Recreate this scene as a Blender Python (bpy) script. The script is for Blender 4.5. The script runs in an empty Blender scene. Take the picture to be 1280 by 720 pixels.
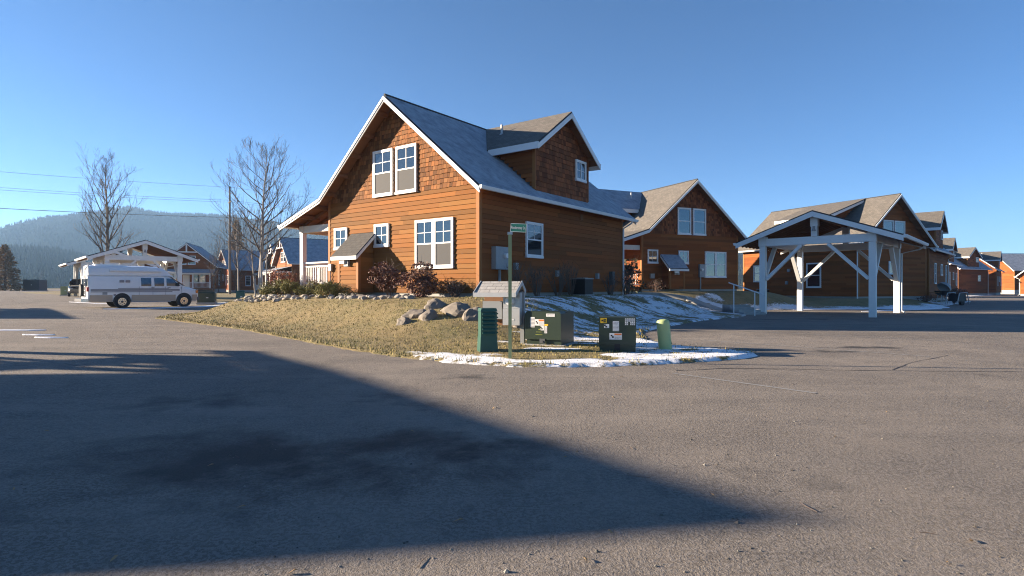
import bpy, math, random
import numpy as np
from mathutils import Vector, Matrix, noise as mnoise

R = math.radians
rng = random.Random(7)
C = bpy.context.scene.collection
S = bpy.context.scene

# ------------------------------------------------------------------ camera, sky, sun, exposure
cd = bpy.data.cameras.new('camera'); cam = bpy.data.objects.new('camera', cd); C.objects.link(cam)
cam.location = (0, 0, 1.3); cam.rotation_euler = (R(90), 0, 0)
cd.sensor_width = 36; cd.lens = 20.25; cd.clip_start = .05; cd.clip_end = 9000
S.camera = cam
SUN_EL, SUN_DIR = R(13.8), (-.993, .12)
W = bpy.data.worlds.new('World'); S.world = W; W.use_nodes = True
wn = W.node_tree
sky = wn.nodes.new('ShaderNodeTexSky'); sky.sky_type = 'NISHITA'; sky.sun_disc = False
sky.sun_elevation = SUN_EL; sky.sun_rotation = math.atan2(SUN_DIR[0], SUN_DIR[1])
sky.altitude = 1200; sky.air_density = .75; sky.dust_density = 0; sky.ozone_density = 4.0
hs = wn.nodes.new('ShaderNodeHueSaturation'); hs.inputs['Saturation'].default_value = 1.08; hs.inputs['Value'].default_value = .97
wn.links.new(sky.outputs[0], hs.inputs['Color']); wn.links.new(hs.outputs[0], wn.nodes['Background'].inputs[0])
wn.nodes['Background'].inputs[1].default_value = .05
sl = bpy.data.lights.new('sun', 'SUN'); so = bpy.data.objects.new('sun', sl); C.objects.link(so)
sl.energy = 5.0; sl.angle = R(.5); sl.color = (1, .82, .62)
sd = Vector((SUN_DIR[0]*math.cos(SUN_EL), SUN_DIR[1]*math.cos(SUN_EL), math.sin(SUN_EL)))
so.rotation_euler = sd.to_track_quat('Z', 'Y').to_euler()
so.location = (-60, 10, 40)
S.view_settings.view_transform = 'Standard'; S.view_settings.look = 'None'
S.view_settings.exposure = 2.06; S.view_settings.gamma = 1; S.view_settings.use_curve_mapping = False
S.render.engine = 'CYCLES'; S.cycles.use_denoising = True; S.cycles.denoising_prefilter = 'NONE'
S.cycles.filter_width = 1.1; S.cycles.max_bounces = 6; S.cycles.diffuse_bounces = 3; S.cycles.glossy_bounces = 3; S.cycles.volume_bounces = 1
S.cycles.caustics_reflective = False; S.cycles.caustics_refractive = False

# ------------------------------------------------------------------ materials
class NT:
    def __init__(s, name):
        s.m = bpy.data.materials.new(name); s.m.use_nodes = True
        s.t = s.m.node_tree; s.b = s.t.nodes['Principled BSDF']
    def n(s, typ, ins=None, **props):
        nd = s.t.nodes.new(typ)
        for k, v in props.items(): setattr(nd, k, v)
        for k, v in (ins or {}).items(): s.put(nd, k, v)
        return nd
    def put(s, nd, k, v):
        sock = nd.inputs[k]
        if isinstance(v, bpy.types.NodeSocket): s.t.links.new(v, sock)
        elif isinstance(v, (tuple, list)) and sock.type == 'RGBA' and len(v) == 3: sock.default_value = (*v, 1)
        else: sock.default_value = v
    def noise(s, scale, detail=4, rough=.55, vec=None, dist=0):
        nd = s.n('ShaderNodeTexNoise', {'Scale': scale, 'Detail': detail, 'Roughness': rough, 'Distortion': dist})
        if vec is not None: s.put(nd, 'Vector', vec)
        return nd.outputs['Fac']
    def ramp(s, fac, a, b, ca=(0, 0, 0), cb=(1, 1, 1)):
        nd = s.n('ShaderNodeValToRGB', {'Fac': fac})
        e = nd.color_ramp.elements
        e[0].position = a; e[0].color = (*ca, 1); e[1].position = b; e[1].color = (*cb, 1)
        return nd.outputs['Color']
    def mix(s, fac, a, b, mode='MIX'):
        nd = s.n('ShaderNodeMix', data_type='RGBA', blend_type=mode)
        s.put(nd, 0, fac); s.put(nd, 6, a if not isinstance(a, tuple) else (*a, 1)); s.put(nd, 7, b if not isinstance(b, tuple) else (*b, 1))
        return nd.outputs[2]
    def math(s, op, a, b=0.0, clamp=False):
        nd = s.n('ShaderNodeMath', operation=op, use_clamp=clamp)
        s.put(nd, 0, a); s.put(nd, 1, b); return nd.outputs[0]
    def coord(s, which='Object'): return s.n('ShaderNodeTexCoord').outputs[which]
    def mapping(s, vec, scale):
        return s.n('ShaderNodeMapping', {'Vector': vec, 'Scale': scale}).outputs[0]
    def bump(s, h, strength=.3, dist=.02):
        s.put(s.b, 'Normal', s.n('ShaderNodeBump', {'Height': h, 'Strength': strength, 'Distance': dist}).outputs[0])
    def attr(s, name, out='Color'): return s.n('ShaderNodeAttribute', attribute_name=name).outputs[out]
    def set(s, **k):
        for a, v in k.items(): s.put(s.b, a.replace('_', ' '), v)
        return s.m

def plain(name, col, rough=.6, var=.12, scale=6, metal=0., bump=0., ior=1.45, tint=False, coat=0.):
    t = NT(name)
    f = t.noise(scale, 5, .6, t.coord())
    c = t.mix(f, tuple(x*(1-var) for x in col), tuple(min(1, x*(1+var)) for x in col))
    if tint: c = t.mix(1.0, c, t.attr('tint'), 'MULTIPLY')
    t.set(Base_Color=c, Roughness=rough, Metallic=metal, IOR=ior)
    if coat: t.set(Coat_Weight=coat)
    if bump: t.bump(t.noise(scale*6, 5, .6, t.coord()), bump, .01)
    return t.m

def cedar(name, col, dark, bumpy=.25):
    t = NT(name); uv = t.coord('UV')
    g = t.noise(1, 6, .62, t.mapping(uv, (2.2, 38, 1)), 1.2)
    k = t.noise(1, 3, .5, t.mapping(uv, (7.0, 11.0, 1)))
    c = t.mix(g, dark, col)
    c = t.mix(t.ramp(k, .66, .76), c, tuple(x*.35 for x in dark))
    big = t.noise(.9, 3, .5, t.coord())
    c = t.mix(t.ramp(big, .3, .75), c, tuple(x*.8 for x in col))
    c = t.mix(1.0, c, t.attr('tint'), 'MULTIPLY')
    t.set(Base_Color=c, Roughness=.8, Specular_IOR_Level=.18)
    t.bump(g, bumpy, .006)
    return t.m

def roofmat(name, c1, c2, frost=0.):
    t = NT(name); uv = t.coord('UV')
    br = t.n('ShaderNodeTexBrick', {'Vector': uv, 'Color1': c1, 'Color2': c2, 'Mortar': tuple(x*.3 for x in c1), 'Scale': 1.0,
             'Mortar Size': .011, 'Mortar Smooth': .3, 'Brick Width': .30, 'Row Height': .145, 'Bias': 0.0})
    nz = t.noise(9, 6, .65, t.coord()); big = t.noise(.6, 4, .6, t.coord())
    sp = t.noise(3.2, 5, .7, t.coord())
    c = t.mix(t.math('MULTIPLY', t.ramp(nz, .4, .62), .6), br.outputs['Color'], tuple((a+b)*.36 for a, b in zip(c1, c2)))
    c = t.mix(t.math('MULTIPLY', t.ramp(sp, .5, .7), .35), c, tuple(x*1.35 for x in c1))
    c = t.mix(t.math('MULTIPLY', big, .25), c, tuple(x*.6 for x in c1))
    if frost:
        f = t.ramp(t.noise(2.2, 7, .7, t.coord()), .25, .8)
        f = t.math('MULTIPLY', f, frost)
        c = t.mix(t.math('ADD', f, frost*.3, True), c, (.62, .68, .76))
    t.set(Base_Color=c, Roughness=.85)
    h = t.math('SUBTRACT', nz, t.math('MULTIPLY', br.outputs['Fac'], 1.2))
    t.bump(h, .5, .012)
    return t.m

M = {}
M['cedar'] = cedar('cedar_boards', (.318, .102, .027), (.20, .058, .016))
M['cedar_honey'] = cedar('sunlit_tone_cedar_boards', (.285, .120, .030), (.178, .068, .018))  # yellower cedar for the sunlit front, light put into colour; other walls redder
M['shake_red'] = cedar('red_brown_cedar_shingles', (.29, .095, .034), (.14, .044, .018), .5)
M['shake'] = cedar('cedar_shingles', (.28, .115, .037), (.13, .052, .019), .5)  # same split for shingles: yellower on the sunlit gable, redder elsewhere
M['trimwood'] = plain('cedar_trim', (.30, .115, .028), .75, .2, 3)
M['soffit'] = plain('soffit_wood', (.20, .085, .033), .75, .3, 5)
M['white'] = plain('white_paint', (.74, .74, .72), .5, .06, 3)
M['cream'] = plain('cream_paint', (.66, .62, .54), .55, .06, 3)
M['roof'] = roofmat('asphalt_shingles', (.170, .152, .130), (.105, .095, .083))
M['roof_frost'] = roofmat('frosted_shingles', (.12, .132, .15), (.085, .094, .108), .5)
M['roofedge'] = plain('shingle_edge', (.035, .035, .037), .8)
M['concrete'] = plain('concrete', (.36, .35, .33), .85, .2, 4, bump=.15)
M['glass'] = plain('window_glass', (.015, .022, .03), .04, .2, 2, ior=2.1)
M['screen'] = plain('insect_screen', (.042, .043, .046), .75, .1, 40)
M['blind'] = plain('window_blind', (.42, .44, .46), .4, .08, 2, ior=1.8)
M['black'] = plain('black_plastic', (.018, .018, .02), .55)
M['rubber'] = plain('tyre_rubber', (.02, .02, .021), .8, bump=.1)
M['dgrey'] = plain('dark_grey_metal', (.075, .08, .085), .5, .15)
M['grey'] = plain('grey_metal', (.30, .31, .31), .45, .1, 5)
M['galv'] = plain('galvanised_steel', (.46, .46, .45), .42, .12, 8, metal=.35)
M['dgreen'] = plain('dark_green_paint', (.025, .040, .025), .38, .18, 4)
M['teal'] = plain('teal_green_plastic', (.022, .082, .062), .42, .15, 5)
M['lgreen'] = plain('light_green_plastic', (.40, .47, .20), .5, .1, 3)
M['signgreen'] = plain('sign_green', (.02, .16, .115), .4, .05)
M['polegreen'] = plain('olive_post', (.32, .34, .155), .5, .15, 5)
M['label'] = plain('white_label', (.72, .72, .70), .4, .05)
M['orange'] = plain('orange_band', (.62, .17, .03), .5, .05)
M['yellow'] = plain('yellow_label', (.70, .43, .02), .5, .05)
M['olive'] = plain('olive_print', (.28, .30, .05), .5, .05)
M['vanwhite'] = plain('van_white_paint', (.80, .80, .78), .3, .04, 2, coat=.4)
M['beige'] = plain('beige_paint', (.48, .37, .27), .35, .08, 3)
M['stripe'] = plain('grey_stripe', (.26, .25, .26), .4, .08)
M['chrome'] = plain('chrome', (.6, .6, .6), .2, .05, 3, metal=.9)
M['amber'] = plain('amber_lens', (.75, .2, .02), .2, .05)
M['redlens'] = plain('red_lens', (.4, .02, .015), .25, .05)
M['carpaint'] = plain('dark_car_paint', (.02, .022, .026), .25, .1, coat=.5)
M['rock'] = plain('granite', (.185, .160, .132), .85, .45, 2.5, bump=.6)
M['rockpale'] = plain('river_rock', (.33, .295, .245), .8, .35, 4, bump=.4, tint=True)
M['bark'] = plain('bark', (.155, .125, .10), .9, .35, 5, bump=.6)
M['birch'] = plain('pale_bark', (.40, .36, .31), .85, .4, 4, bump=.4)
M['twig'] = plain('twig', (.13, .095, .075), .85, .2)
M['maroon'] = plain('maroon_leaf', (.155, .074, .052), .7, .3, 6, tint=True)
M['russet'] = plain('russet_leaf', (.26, .095, .05), .75, .3, 6, tint=True)
M['juniper'] = plain('juniper_needles', (.20, .185, .06), .8, .35, 4, tint=True)
M['needle'] = plain('pine_needles', (.052, .060, .032), .85, .3, 2, tint=True)
M['brownneedle'] = plain('larch_needles', (.34, .25, .15), .85, .3, 2, tint=True)
M['hazeneedle'] = plain('haze_toned_needles', (.12, .13, .125), .9, .2, 2, tint=True)  # pale colour stands in for haze over the distant conifers
M['roofdark'] = roofmat('dark_shingles', (.078, .073, .068), (.055, .052, .049))  # closet roof turned from the sun: its shade put into the colour
M['forest'] = plain('far_forest', (.024, .031, .024), 1.0, .35, .02, tint=True); M['forest'].node_tree.nodes['Principled BSDF'].inputs['Specular IOR Level'].default_value = 0
M['leaf'] = plain('dry_leaf', (.34, .22, .11), .8, .3, 30)
M['logwood'] = plain('plywood', (.22, .105, .048), .75, .25, 4)
M['wire'] = plain('cable', (.2, .2, .21), .6)
M['polewood'] = plain('weathered_pole', (.16, .135, .11), .9, .2, 3)

def asphalt_mat():
    t = NT('asphalt'); P = t.coord()
    big = t.noise(.22, 7, .62, P, .9); mid = t.noise(1.1, 7, .65, P); fine = t.noise(85, 3, .7, P); grit = t.noise(230, 2, .6, P)
    c = t.mix(t.ramp(big, .3, .7), (.132, .113, .092), (.285, .246, .203))
    c = t.mix(t.math('MULTIPLY', t.ramp(mid, .40, .68), .55), c, (.082, .075, .069))
    streak = t.noise(1, 5, .6, t.mapping(P, (.12, 1.1, 1)))
    c = t.mix(t.math('MULTIPLY', t.ramp(streak, .5, .72), .55), c, (.30, .262, .22))
    c = t.mix(t.math('MULTIPLY', t.ramp(fine, .45, .72), .5), c, (.052, .048, .046))
    c = t.mix(t.math('MULTIPLY', t.ramp(grit, .62, .74), .5), c, (.27, .25, .23))
    g2 = t.noise(36, 4, .75, P); g3 = t.noise(9, 4, .7, P)
    c = t.mix(t.math('MULTIPLY', t.ramp(g2, .5, .66), .68), c, (.055, .05, .047))
    c = t.mix(t.math('MULTIPLY', t.ramp(g2, .50, .36), .58), c, (.30, .27, .24))
    c = t.mix(t.math('MULTIPLY', t.ramp(g3, .52, .7), .4), c, (.08, .073, .068))
    d = t.math('ADD', t.attr('damp', 'Fac'), t.math('MULTIPLY', t.math('SUBTRACT', t.noise(.8, 9, .66, P, .25), .5), 2.0))
    dm = t.ramp(d, .22, .60)
    c = t.mix(t.math('MULTIPLY', dm, .84), c, (.020, .021, .0235))
    t.set(Base_Color=c, Roughness=t.mix(dm, (.9, .9, .9), (.78, .78, .78)), Specular_IOR_Level=.22)
    t.bump(t.math('ADD', t.math('MULTIPLY', g2, 1.6), t.math('ADD', fine, t.math('MULTIPLY', mid, 2.0))), .7, .014)
    return t.m
M['asphalt'] = asphalt_mat()

def snow_blend(t, c, P, a=.44, b=.56):
    s = t.math('ADD', t.attr('snow', 'Fac'), t.math('MULTIPLY', t.math('SUBTRACT', t.noise(5.5, 8, .72, P), .5), .9))
    s = t.ramp(s, a, b)
    return t.mix(s, c, (.78, .80, .83)), s

def lawn_mat():
    t = NT('winter_lawn'); P = t.coord()
    big = t.noise(.5, 5, .6, P); mid = t.noise(3.2, 6, .7, P); fine = t.noise(48, 4, .7, P)
    c = t.mix(t.ramp(big, .36, .66), (.25, .185, .075), (.115, .115, .038))
    c = t.mix(t.ramp(mid, .35, .8), c, (.31, .235, .115))
    c = t.mix(t.math('MULTIPLY', t.ramp(fine, .4, .75), .55), c, (.085, .065, .03))
    c, s = snow_blend(t, c, P)
    t.set(Base_Color=c, Roughness=.9)
    t.bump(t.math('ADD', fine, t.math('MULTIPLY', mid, 1.5)), .7, .03)
    return t.m
M['lawn'] = lawn_mat()
M['blade'] = plain('dry_grass_blades', (.30, .225, .09), .85, .35, 1.2, tint=True)

def ground_mat():
    t = NT('far_field'); P = t.coord()
    c = t.mix(t.noise(.08, 6, .6, P), (.17, .14, .07), (.24, .19, .10))
    t.set(Base_Color=c, Roughness=1.0, Specular_IOR_Level=.05); return t.m
M['field'] = ground_mat()
def hill_mat():
    t = NT('forest_hill'); P = t.coord()
    c = t.mix(t.noise(.02, 7, .65, P), (.010, .013, .011), (.017, .02, .016))
    t.set(Base_Color=c, Roughness=1.0, Specular_IOR_Level=0.0); return t.m
M['hill'] = hill_mat()
def snow_mat():
    t = NT('snow'); P = t.coord()
    t.set(Base_Color=t.mix(t.noise(6, 6, .6, P), (.72, .74, .77), (.84, .85, .87)), Roughness=.6)
    t.bump(t.noise(14, 6, .7, P), .5, .03); return t.m
M['snow'] = snow_mat()
M['paint'] = plain('worn_road_paint', (.26, .25, .235), .8, .35, 9)
M['crack'] = plain('crack_filler', (.03, .028, .028), .7)

# ------------------------------------------------------------------ mesh builder
class MB:
    def __init__(s): s.v = []; s.f = []; s.mi = []; s.uv = []; s.t = []
    def face(s, pts, uv=None, tint=(1, 1, 1), mi=0):
        i = len(s.v); s.v += [tuple(p) for p in pts]; n = len(pts)
        s.f.append(tuple(range(i, i+n))); s.mi.append(mi)
        s.uv.append(uv if uv else [(0, 0)]*n); s.t.append(tint)
    def mesh(s, verts, faces, tint=(1, 1, 1), mi=0):
        i = len(s.v); s.v += [tuple(p) for p in verts]
        for f in faces:
            s.f.append(tuple(i+k for k in f)); s.mi.append(mi); s.uv.append([(0, 0)]*len(f)); s.t.append(tint)
    def box(s, a, b, mi=0, tint=(1, 1, 1)):
        x0, y0, z0 = (min(p, q) for p, q in zip(a, b)); x1, y1, z1 = (max(p, q) for p, q in zip(a, b))
        F = s.face
        F([(x0,y0,z0),(x1,y0,z0),(x1,y0,z1),(x0,y0,z1)], [(x0,z0),(x1,z0),(x1,z1),(x0,z1)], tint, mi)
        F([(x1,y1,z0),(x0,y1,z0),(x0,y1,z1),(x1,y1,z1)], [(x1,z0),(x0,z0),(x0,z1),(x1,z1)], tint, mi)
        F([(x0,y1,z0),(x0,y0,z0),(x0,y0,z1),(x0,y1,z1)], [(y1,z0),(y0,z0),(y0,z1),(y1,z1)], tint, mi)
        F([(x1,y0,z0),(x1,y1,z0),(x1,y1,z1),(x1,y0,z1)], [(y0,z0),(y1,z0),(y1,z1),(y0,z1)], tint, mi)
        F([(x0,y0,z1),(x1,y0,z1),(x1,y1,z1),(x0,y1,z1)], [(x0,y0),(x1,y0),(x1,y1),(x0,y1)], tint, mi)
        F([(x0,y1,z0),(x1,y1,z0),(x1,y0,z0),(x0,y0,z0)], [(x0,y1),(x1,y1),(x1,y0),(x0,y0)], tint, mi)
    def beam(s, p0, p1, w, h, up=(0, 0, 1), mi=0):
        p0 = Vector(p0); p1 = Vector(p1); d = (p1-p0).normalized(); up = Vector(up)
        x = d.cross(up)
        if x.length < 1e-4: x = Vector((1, 0, 0))
        x.normalize(); y = x.cross(d); L = (p1-p0).length
        q = [p + x*(a*w/2) + y*(b*h/2) for p in (p0, p1) for a, b in ((-1,-1),(1,-1),(1,1),(-1,1))]
        for f, ww in (((0,1,5,4), w), ((1,2,6,5), h), ((2,3,7,6), w), ((3,0,4,7), h)):
            s.face([q[k] for k in f], [(0,0),(0,ww),(L,ww),(L,0)], mi=mi)
        s.face([q[k] for k in (3,2,1,0)], mi=mi); s.face([q[k] for k in (4,5,6,7)], mi=mi)
    def prism(s, poly, vec, mi=0, mi_side=None, tint=(1, 1, 1)):
        poly = [Vector(p) for p in poly]; v = Vector(vec); q = [p+v for p in poly]; n = len(poly)
        s.face(poly[::-1], tint=tint, mi=mi); s.face(q, tint=tint, mi=mi)
        for k in range(n):
            s.face([poly[k], poly[(k+1) % n], q[(k+1) % n], q[k]], tint=tint, mi=mi if mi_side is None else mi_side)
    def tube(s, pts, rad, n=8, cap=True, tint=(1, 1, 1), mi=0):
        V = []; F = []; ref = None
        pts = [Vector(p) for p in pts]
        for i, p in enumerate(pts):
            d = (pts[min(i+1, len(pts)-1)] - pts[max(i-1, 0)]).normalized()
            if ref is None: ref = Vector((0, 0, 1)) if abs(d.z) < .9 else Vector((1, 0, 0))
            a = d.cross(ref); 
            if a.length < 1e-5: a = d.orthogonal()
            a.normalize(); b = d.cross(a); ref = a.cross(d)
            r = rad[i] if isinstance(rad, (list, tuple)) else rad
            for k in range(n):
                an = 2*math.pi*k/n; V.append(p + a*(r*math.cos(an)) + b*(r*math.sin(an)))
        for i in range(len(pts)-1):
            for k in range(n):
                F.append((i*n+k, i*n+(k+1) % n, (i+1)*n+(k+1) % n, (i+1)*n+k))
        if cap: F.append(tuple(range(n))[::-1]); F.append(tuple((len(pts)-1)*n+k for k in range(n)))
        s.mesh(V, F, tint, mi)
    def build(s, name, mats, parent=None, smooth=False, loc=None, bevel=0):
        me = bpy.data.meshes.new(name); me.from_pydata(s.v, [], s.f)
        for m in (mats if isinstance(mats, (list, tuple)) else [mats]): me.materials.append(m)
        me.polygons.foreach_set('material_index', s.mi)
        uvl = me.uv_layers.new(name='UVMap'); uvl.data.foreach_set('uv', [c for f in s.uv for p in f for c in p])
        ca = me.color_attributes.new('tint', 'FLOAT_COLOR', 'CORNER')
        ca.data.foreach_set('color', [c for f, t in zip(s.f, s.t) for _ in f for c in (*t, 1)])
        if smooth: me.polygons.foreach_set('use_smooth', [True]*len(s.f))
        me.update()
        o = bpy.data.objects.new(name, me); C.objects.link(o)
        if parent: o.parent = parent
        if loc: o.location = loc
        if bevel:
            b = o.modifiers.new('bevel', 'BEVEL'); b.width = bevel; b.segments = 2; b.limit_method = 'ANGLE'
        return o

def tag(o, label=None, cat=None, group=None, kind=None):
    if label: o['label'] = label
    if cat: o['category'] = cat
    if group: o['group'] = group
    if kind: o['kind'] = kind
    return o
def thing(name, label, cat, loc=(0, 0, 0), rz=0, group=None):
    o = bpy.data.objects.new(name, None); C.objects.link(o); o.location = loc; o.rotation_euler = (0, 0, rz)
    o.empty_display_size = .3
    return tag(o, label, cat, group)
def copy_tree(o, parent=None):
    c = o.copy(); C.objects.link(c); c.parent = parent
    for ch in list(o.children): copy_tree(ch, c)
    return c
def box_(name, a, b, m, parent=None, bevel=0):
    mb = MB(); mb.box(a, b); return mb.build(name, m, parent, bevel=bevel)

# ------------------------------------------------------------------ terrain
def road_z(x, y=0): return .012*min(max(-x-4, 0), 90)
LAWN = [(-13.8,22.2),(-8.3,17.4),(-4.33,13.0),(-2.45,11.0),(-1.09,9.95),(0,9.45),(1.05,9.4),(2.14,9.62),(3.35,10.1),
        (4.25,10.55),(4.75,11.0),(4.8,11.5),(4.1,12.15),(3.55,12.9),(3.35,14.2),(3.7,16.6),(4.95,18.9),(7.6,22.9),(10.6,26.0),(11.3,27.4),
        (12.0,30.0),(15.2,34.2),(18,35.2),(25,36.8),(29,38.6),(35,45.5),(44,55),(53,69),(62,80),(74,92),(86,103),(100,118),(40,118),(5,75),(-10,64),(-18,58),(-19.5,45),(-16.6,31)]
LAWN_B = [(-20.2,37.5),(-19.6,40.5),(-20.8,48),(-19.6,60),(-12,66),(0,78),(34,122),(-88,122),(-62,72),(-45,60),(-34,55),(-25.5,49),(-22.5,41)]
PADS = []      # (ox, oy, gx, gy, x0, x1, y0, y1, z)
def seg_dist(px, py, poly):
    best = 1e9; bp = None
    n = len(poly)
    for i in range(n):
        ax, ay = poly[i]; bx, by = poly[(i+1) % n]; dx, dy = bx-ax, by-ay
        t = max(0, min(1, ((px-ax)*dx+(py-ay)*dy)/(dx*dx+dy*dy))); qx, qy = ax+t*dx, ay+t*dy
        d = math.hypot(px-qx, py-qy)
        if d < best: best = d; bp = (qx, qy)
    return best, bp
def inside(px, py, poly):
    r = False; n = len(poly); j = n-1
    for i in range(n):
        xi, yi = poly[i]; xj, yj = poly[j]
        if (yi > py) != (yj > py) and px < (xj-xi)*(py-yi)/(yj-yi)+xi: r = not r
        j = i
    return r
def sstep(a, b, x):
    t = max(0, min(1, (x-a)/(b-a))); return t*t*(3-2*t)
def pad_z(x, y):
    best = 0
    for ox, oy, gx, gy, x0, x1, y0, y1, z in PADS:
        lx = (x-ox)*gx+(y-oy)*gy; ly = -(x-ox)*gy+(y-oy)*gx
        d = math.hypot(max(x0-lx, 0, lx-x1), max(y0-ly, 0, ly-y1))
        h = z*(1-sstep(.9, 6.6, d))
        best = max(best, h)
    return best
def lawn_z(x, y, d=None, poly=LAWN):
    if d is None: d = seg_dist(x, y, poly)[0]
    p = pad_z(x, y) if poly is LAWN else 0
    r = road_z(x)
    n = (mnoise.noise(Vector((x*.45, y*.45, 0)))*.05 + mnoise.noise(Vector((x*1.7, y*1.7, 3)))*.014)*sstep(.2, 2, d)
    return r + .045 + max(0, p-r)*sstep(0, 3.6, d) + n
def gz(x, y):
    if inside(x, y, LAWN): return lawn_z(x, y)
    if inside(x, y, LAWN_B): return lawn_z(x, y, None, LAWN_B)
    return road_z(x, y)
# houses: name of pad rectangles (local x0, x1, y0, y1)
H = {  # key: origin, gable direction, pad height
 'h1': ((-4.292, 21.284), (.803, -.596), .95), 'h2': ((11.7, 37.5), (.909, .417), 1.05), 'h3': ((28.6, 43.2), (.909, .417), .5),
 'h4': ((32.4, 51.5), (.72, -.69), .18), 'h5': ((54.8, 79.3), (.72, -.69), .15), 'h6': ((72.8, 100.0), (.49, -.87), .15), 'h7': ((86.6, 109.2), (.72, -.69), .2)}
for k, ((ox, oy), (gx, gy), z) in H.items():
    l = math.hypot(gx, gy); PADS.append((ox, oy, gx/l, gy/l, -6.6 if k in ('h1', 'h2') else -4, 4, -.3, 10.6, z))

def snow_amount(x, y, d):
    """how much snow lies at a place on the lawn: a strip along the kerb of the island and the shaded ground east of the first house"""
    s = 0.
    n = mnoise.noise(Vector((x*.9, y*1.5, 8.)))
    if y < 14 and x > -3.2:
        m2 = mnoise.noise(Vector((x*2.1, y*3.6, 3.)))
        strip = (1-sstep(.5, 1.5, d + n*.6))*sstep(-3.0, -1.2, x)
        s = max(s, (.66+m2*.34)*strip)
        blot = mnoise.noise(Vector((x*.75+4, y*1.6, 2.)))
        s = max(s, sstep(.12, .5, blot)*.62*sstep(-1.5, .2, x))
        s = max(s, (.58+m2*.3)*sstep(1.2, 2.4, x)*(1-sstep(12.6, 13.6, y)))
    if d < .16 and x < 4.0: s *= .75
    lx = (x+4.292)*.803-(y-21.284)*.596; ly = (x+4.292)*.596+(y-21.284)*.803
    if lx > 4.05 and y > 13.2 and x > .2 and x < 13:
        m = mnoise.noise(Vector((x*.55, y*1.25, 5.)))*.5+mnoise.noise(Vector((x*1.9, y*4.2, 1.)))*.42
        m += mnoise.noise(Vector((x*3.5, y*8, 9.)))*.25; s = max(s, (.515+m*.64)*sstep(4.1, 5.0, lx))
    if x > 12 and y > 33: s = max(s, .56*(1-sstep(.8, 2.6, d))+mnoise.noise(Vector((x*.5, y*.7, 5.)))*.25)
    return max(0, min(1, s))

def lawn_obj(name, poly, step, bbox, mat, snow=True, cut=None):
    x0, x1, y0, y1 = bbox
    nx = int((x1-x0)/step)+1; ny = int((y1-y0)/step)+1
    keep = {}
    V = []; F = []; SN = []
    ins = np.zeros((nx, ny), bool)
    for i in range(nx):
        for j in range(ny):
            ins[i, j] = inside(x0+(i+.5)*step, y0+(j+.5)*step, poly)
            if ins[i, j] and cut and cut(x0+(i+.5)*step, y0+(j+.5)*step): ins[i, j] = False
    def vid(i, j):
        if (i, j) in keep: return keep[i, j]
        x, y = x0+i*step, y0+j*step
        edge = any(0 <= a < nx and 0 <= b < ny and not ins[a, b] and not inside(x0+(a+.5)*step, y0+(b+.5)*step, poly)
                   for a in (i-1, i) for b in (j-1, j))
        d, q = seg_dist(x, y, poly)
        if edge:
            d = 0
            w = mnoise.noise(Vector((q[0]*2.3, q[1]*2.3, 4)))*.10+mnoise.noise(Vector((q[0]*7, q[1]*7, 6)))*.06
            x, y = q[0]+w, q[1]+w
        z = lawn_z(x, y, d, poly)
        sn = snow_amount(x, y, d) if snow else 0
        z += .02*sn + (mnoise.noise(Vector((x*5, y*5, 2)))*.012 if step < .2 else 0)
        if edge: z -= .075
        keep[i, j] = len(V); V.append((x, y, z)); SN.append(sn); return keep[i, j]
    for i in range(nx):
        for j in range(ny):
            if ins[i, j]: F.append((vid(i, j), vid(i+1, j), vid(i+1, j+1), vid(i, j+1)))
    me = bpy.data.meshes.new(name); me.from_pydata(V, [], F); me.materials.append(mat)
    at = me.attributes.new('snow', 'FLOAT', 'POINT'); at.data.foreach_set('value', SN)
    me.polygons.foreach_set('use_smooth', [True]*len(F)); me.update()
    o = bpy.data.objects.new(name, me); C.objects.link(o); return o

# the wide ground, the asphalt, the lawns
def grid_obj(name, xs, ys, zf, mat, attr=None):
    V = [(x, y, zf(x, y)) for x in xs for y in ys]; ny = len(ys)
    F = [(i*ny+j, (i+1)*ny+j, (i+1)*ny+j+1, i*ny+j+1) for i in range(len(xs)-1) for j in range(ny-1)]
    me = bpy.data.meshes.new(name); me.from_pydata(V, [], F); me.materials.append(mat)
    if attr:
        at = me.attributes.new(attr[0], 'FLOAT', 'POINT'); at.data.foreach_set('value', [attr[1](v[0], v[1]) for v in V])
    me.polygons.foreach_set('use_smooth', [True]*len(F)); me.update()
    o = bpy.data.objects.new(name, me); C.objects.link(o); return o
g = grid_obj('ground', [-2500, -1200, -500, -200, -94, -4, 60, 150, 400, 1000, 2500], [-400, -100, 0, 60, 130, 300, 700, 1400, 2600],
             lambda x, y: road_z(x)-.08, M['field']); tag(g, kind='structure')
def damp(x, y):
    s = 0
    for cx, cy, rx, ry, a in ((-1.6,4.5,3.4,1.35,.46),(-4.0,3.3,2.6,.7,.42),(-2.8,6.6,3.2,1.0,.28),(.3,4.9,1.5,.7,.26),(-.6,8.3,2.4,.5,.2),(6.3,11.75,1.2,.34,.62),(7.6,12.6,1.8,.32,.6),
                             (5.1,12.1,.7,.25,.42),(12,24,5,.8,.3)):
        s = max(s, a*(1-sstep(.25, 1.1, math.hypot((x-cx)/rx, (y-cy)/ry))))
    return s+.1*mnoise.noise(Vector((x*.4, y*.4, 1)))
def lin(a, b, s): n = max(1, round((b-a)/s)); return [a+(b-a)*i/n for i in range(n)]
xs = lin(-94, -15, 4)+lin(-15, -4, .35)+lin(-4, 24, .35)+lin(24, 150, 4)+[150]
ys = lin(-25, 0, 3)+lin(0, 20, .25)+lin(20, 34, .8)+lin(34, 128, 4)+[128]
a = grid_obj('road', xs, ys, lambda x, y: road_z(x), M['asphalt'], ('damp', damp)); tag(a, kind='structure')
NEAR = (-14.5, 14.0, 9.0, 24.0)
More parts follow.
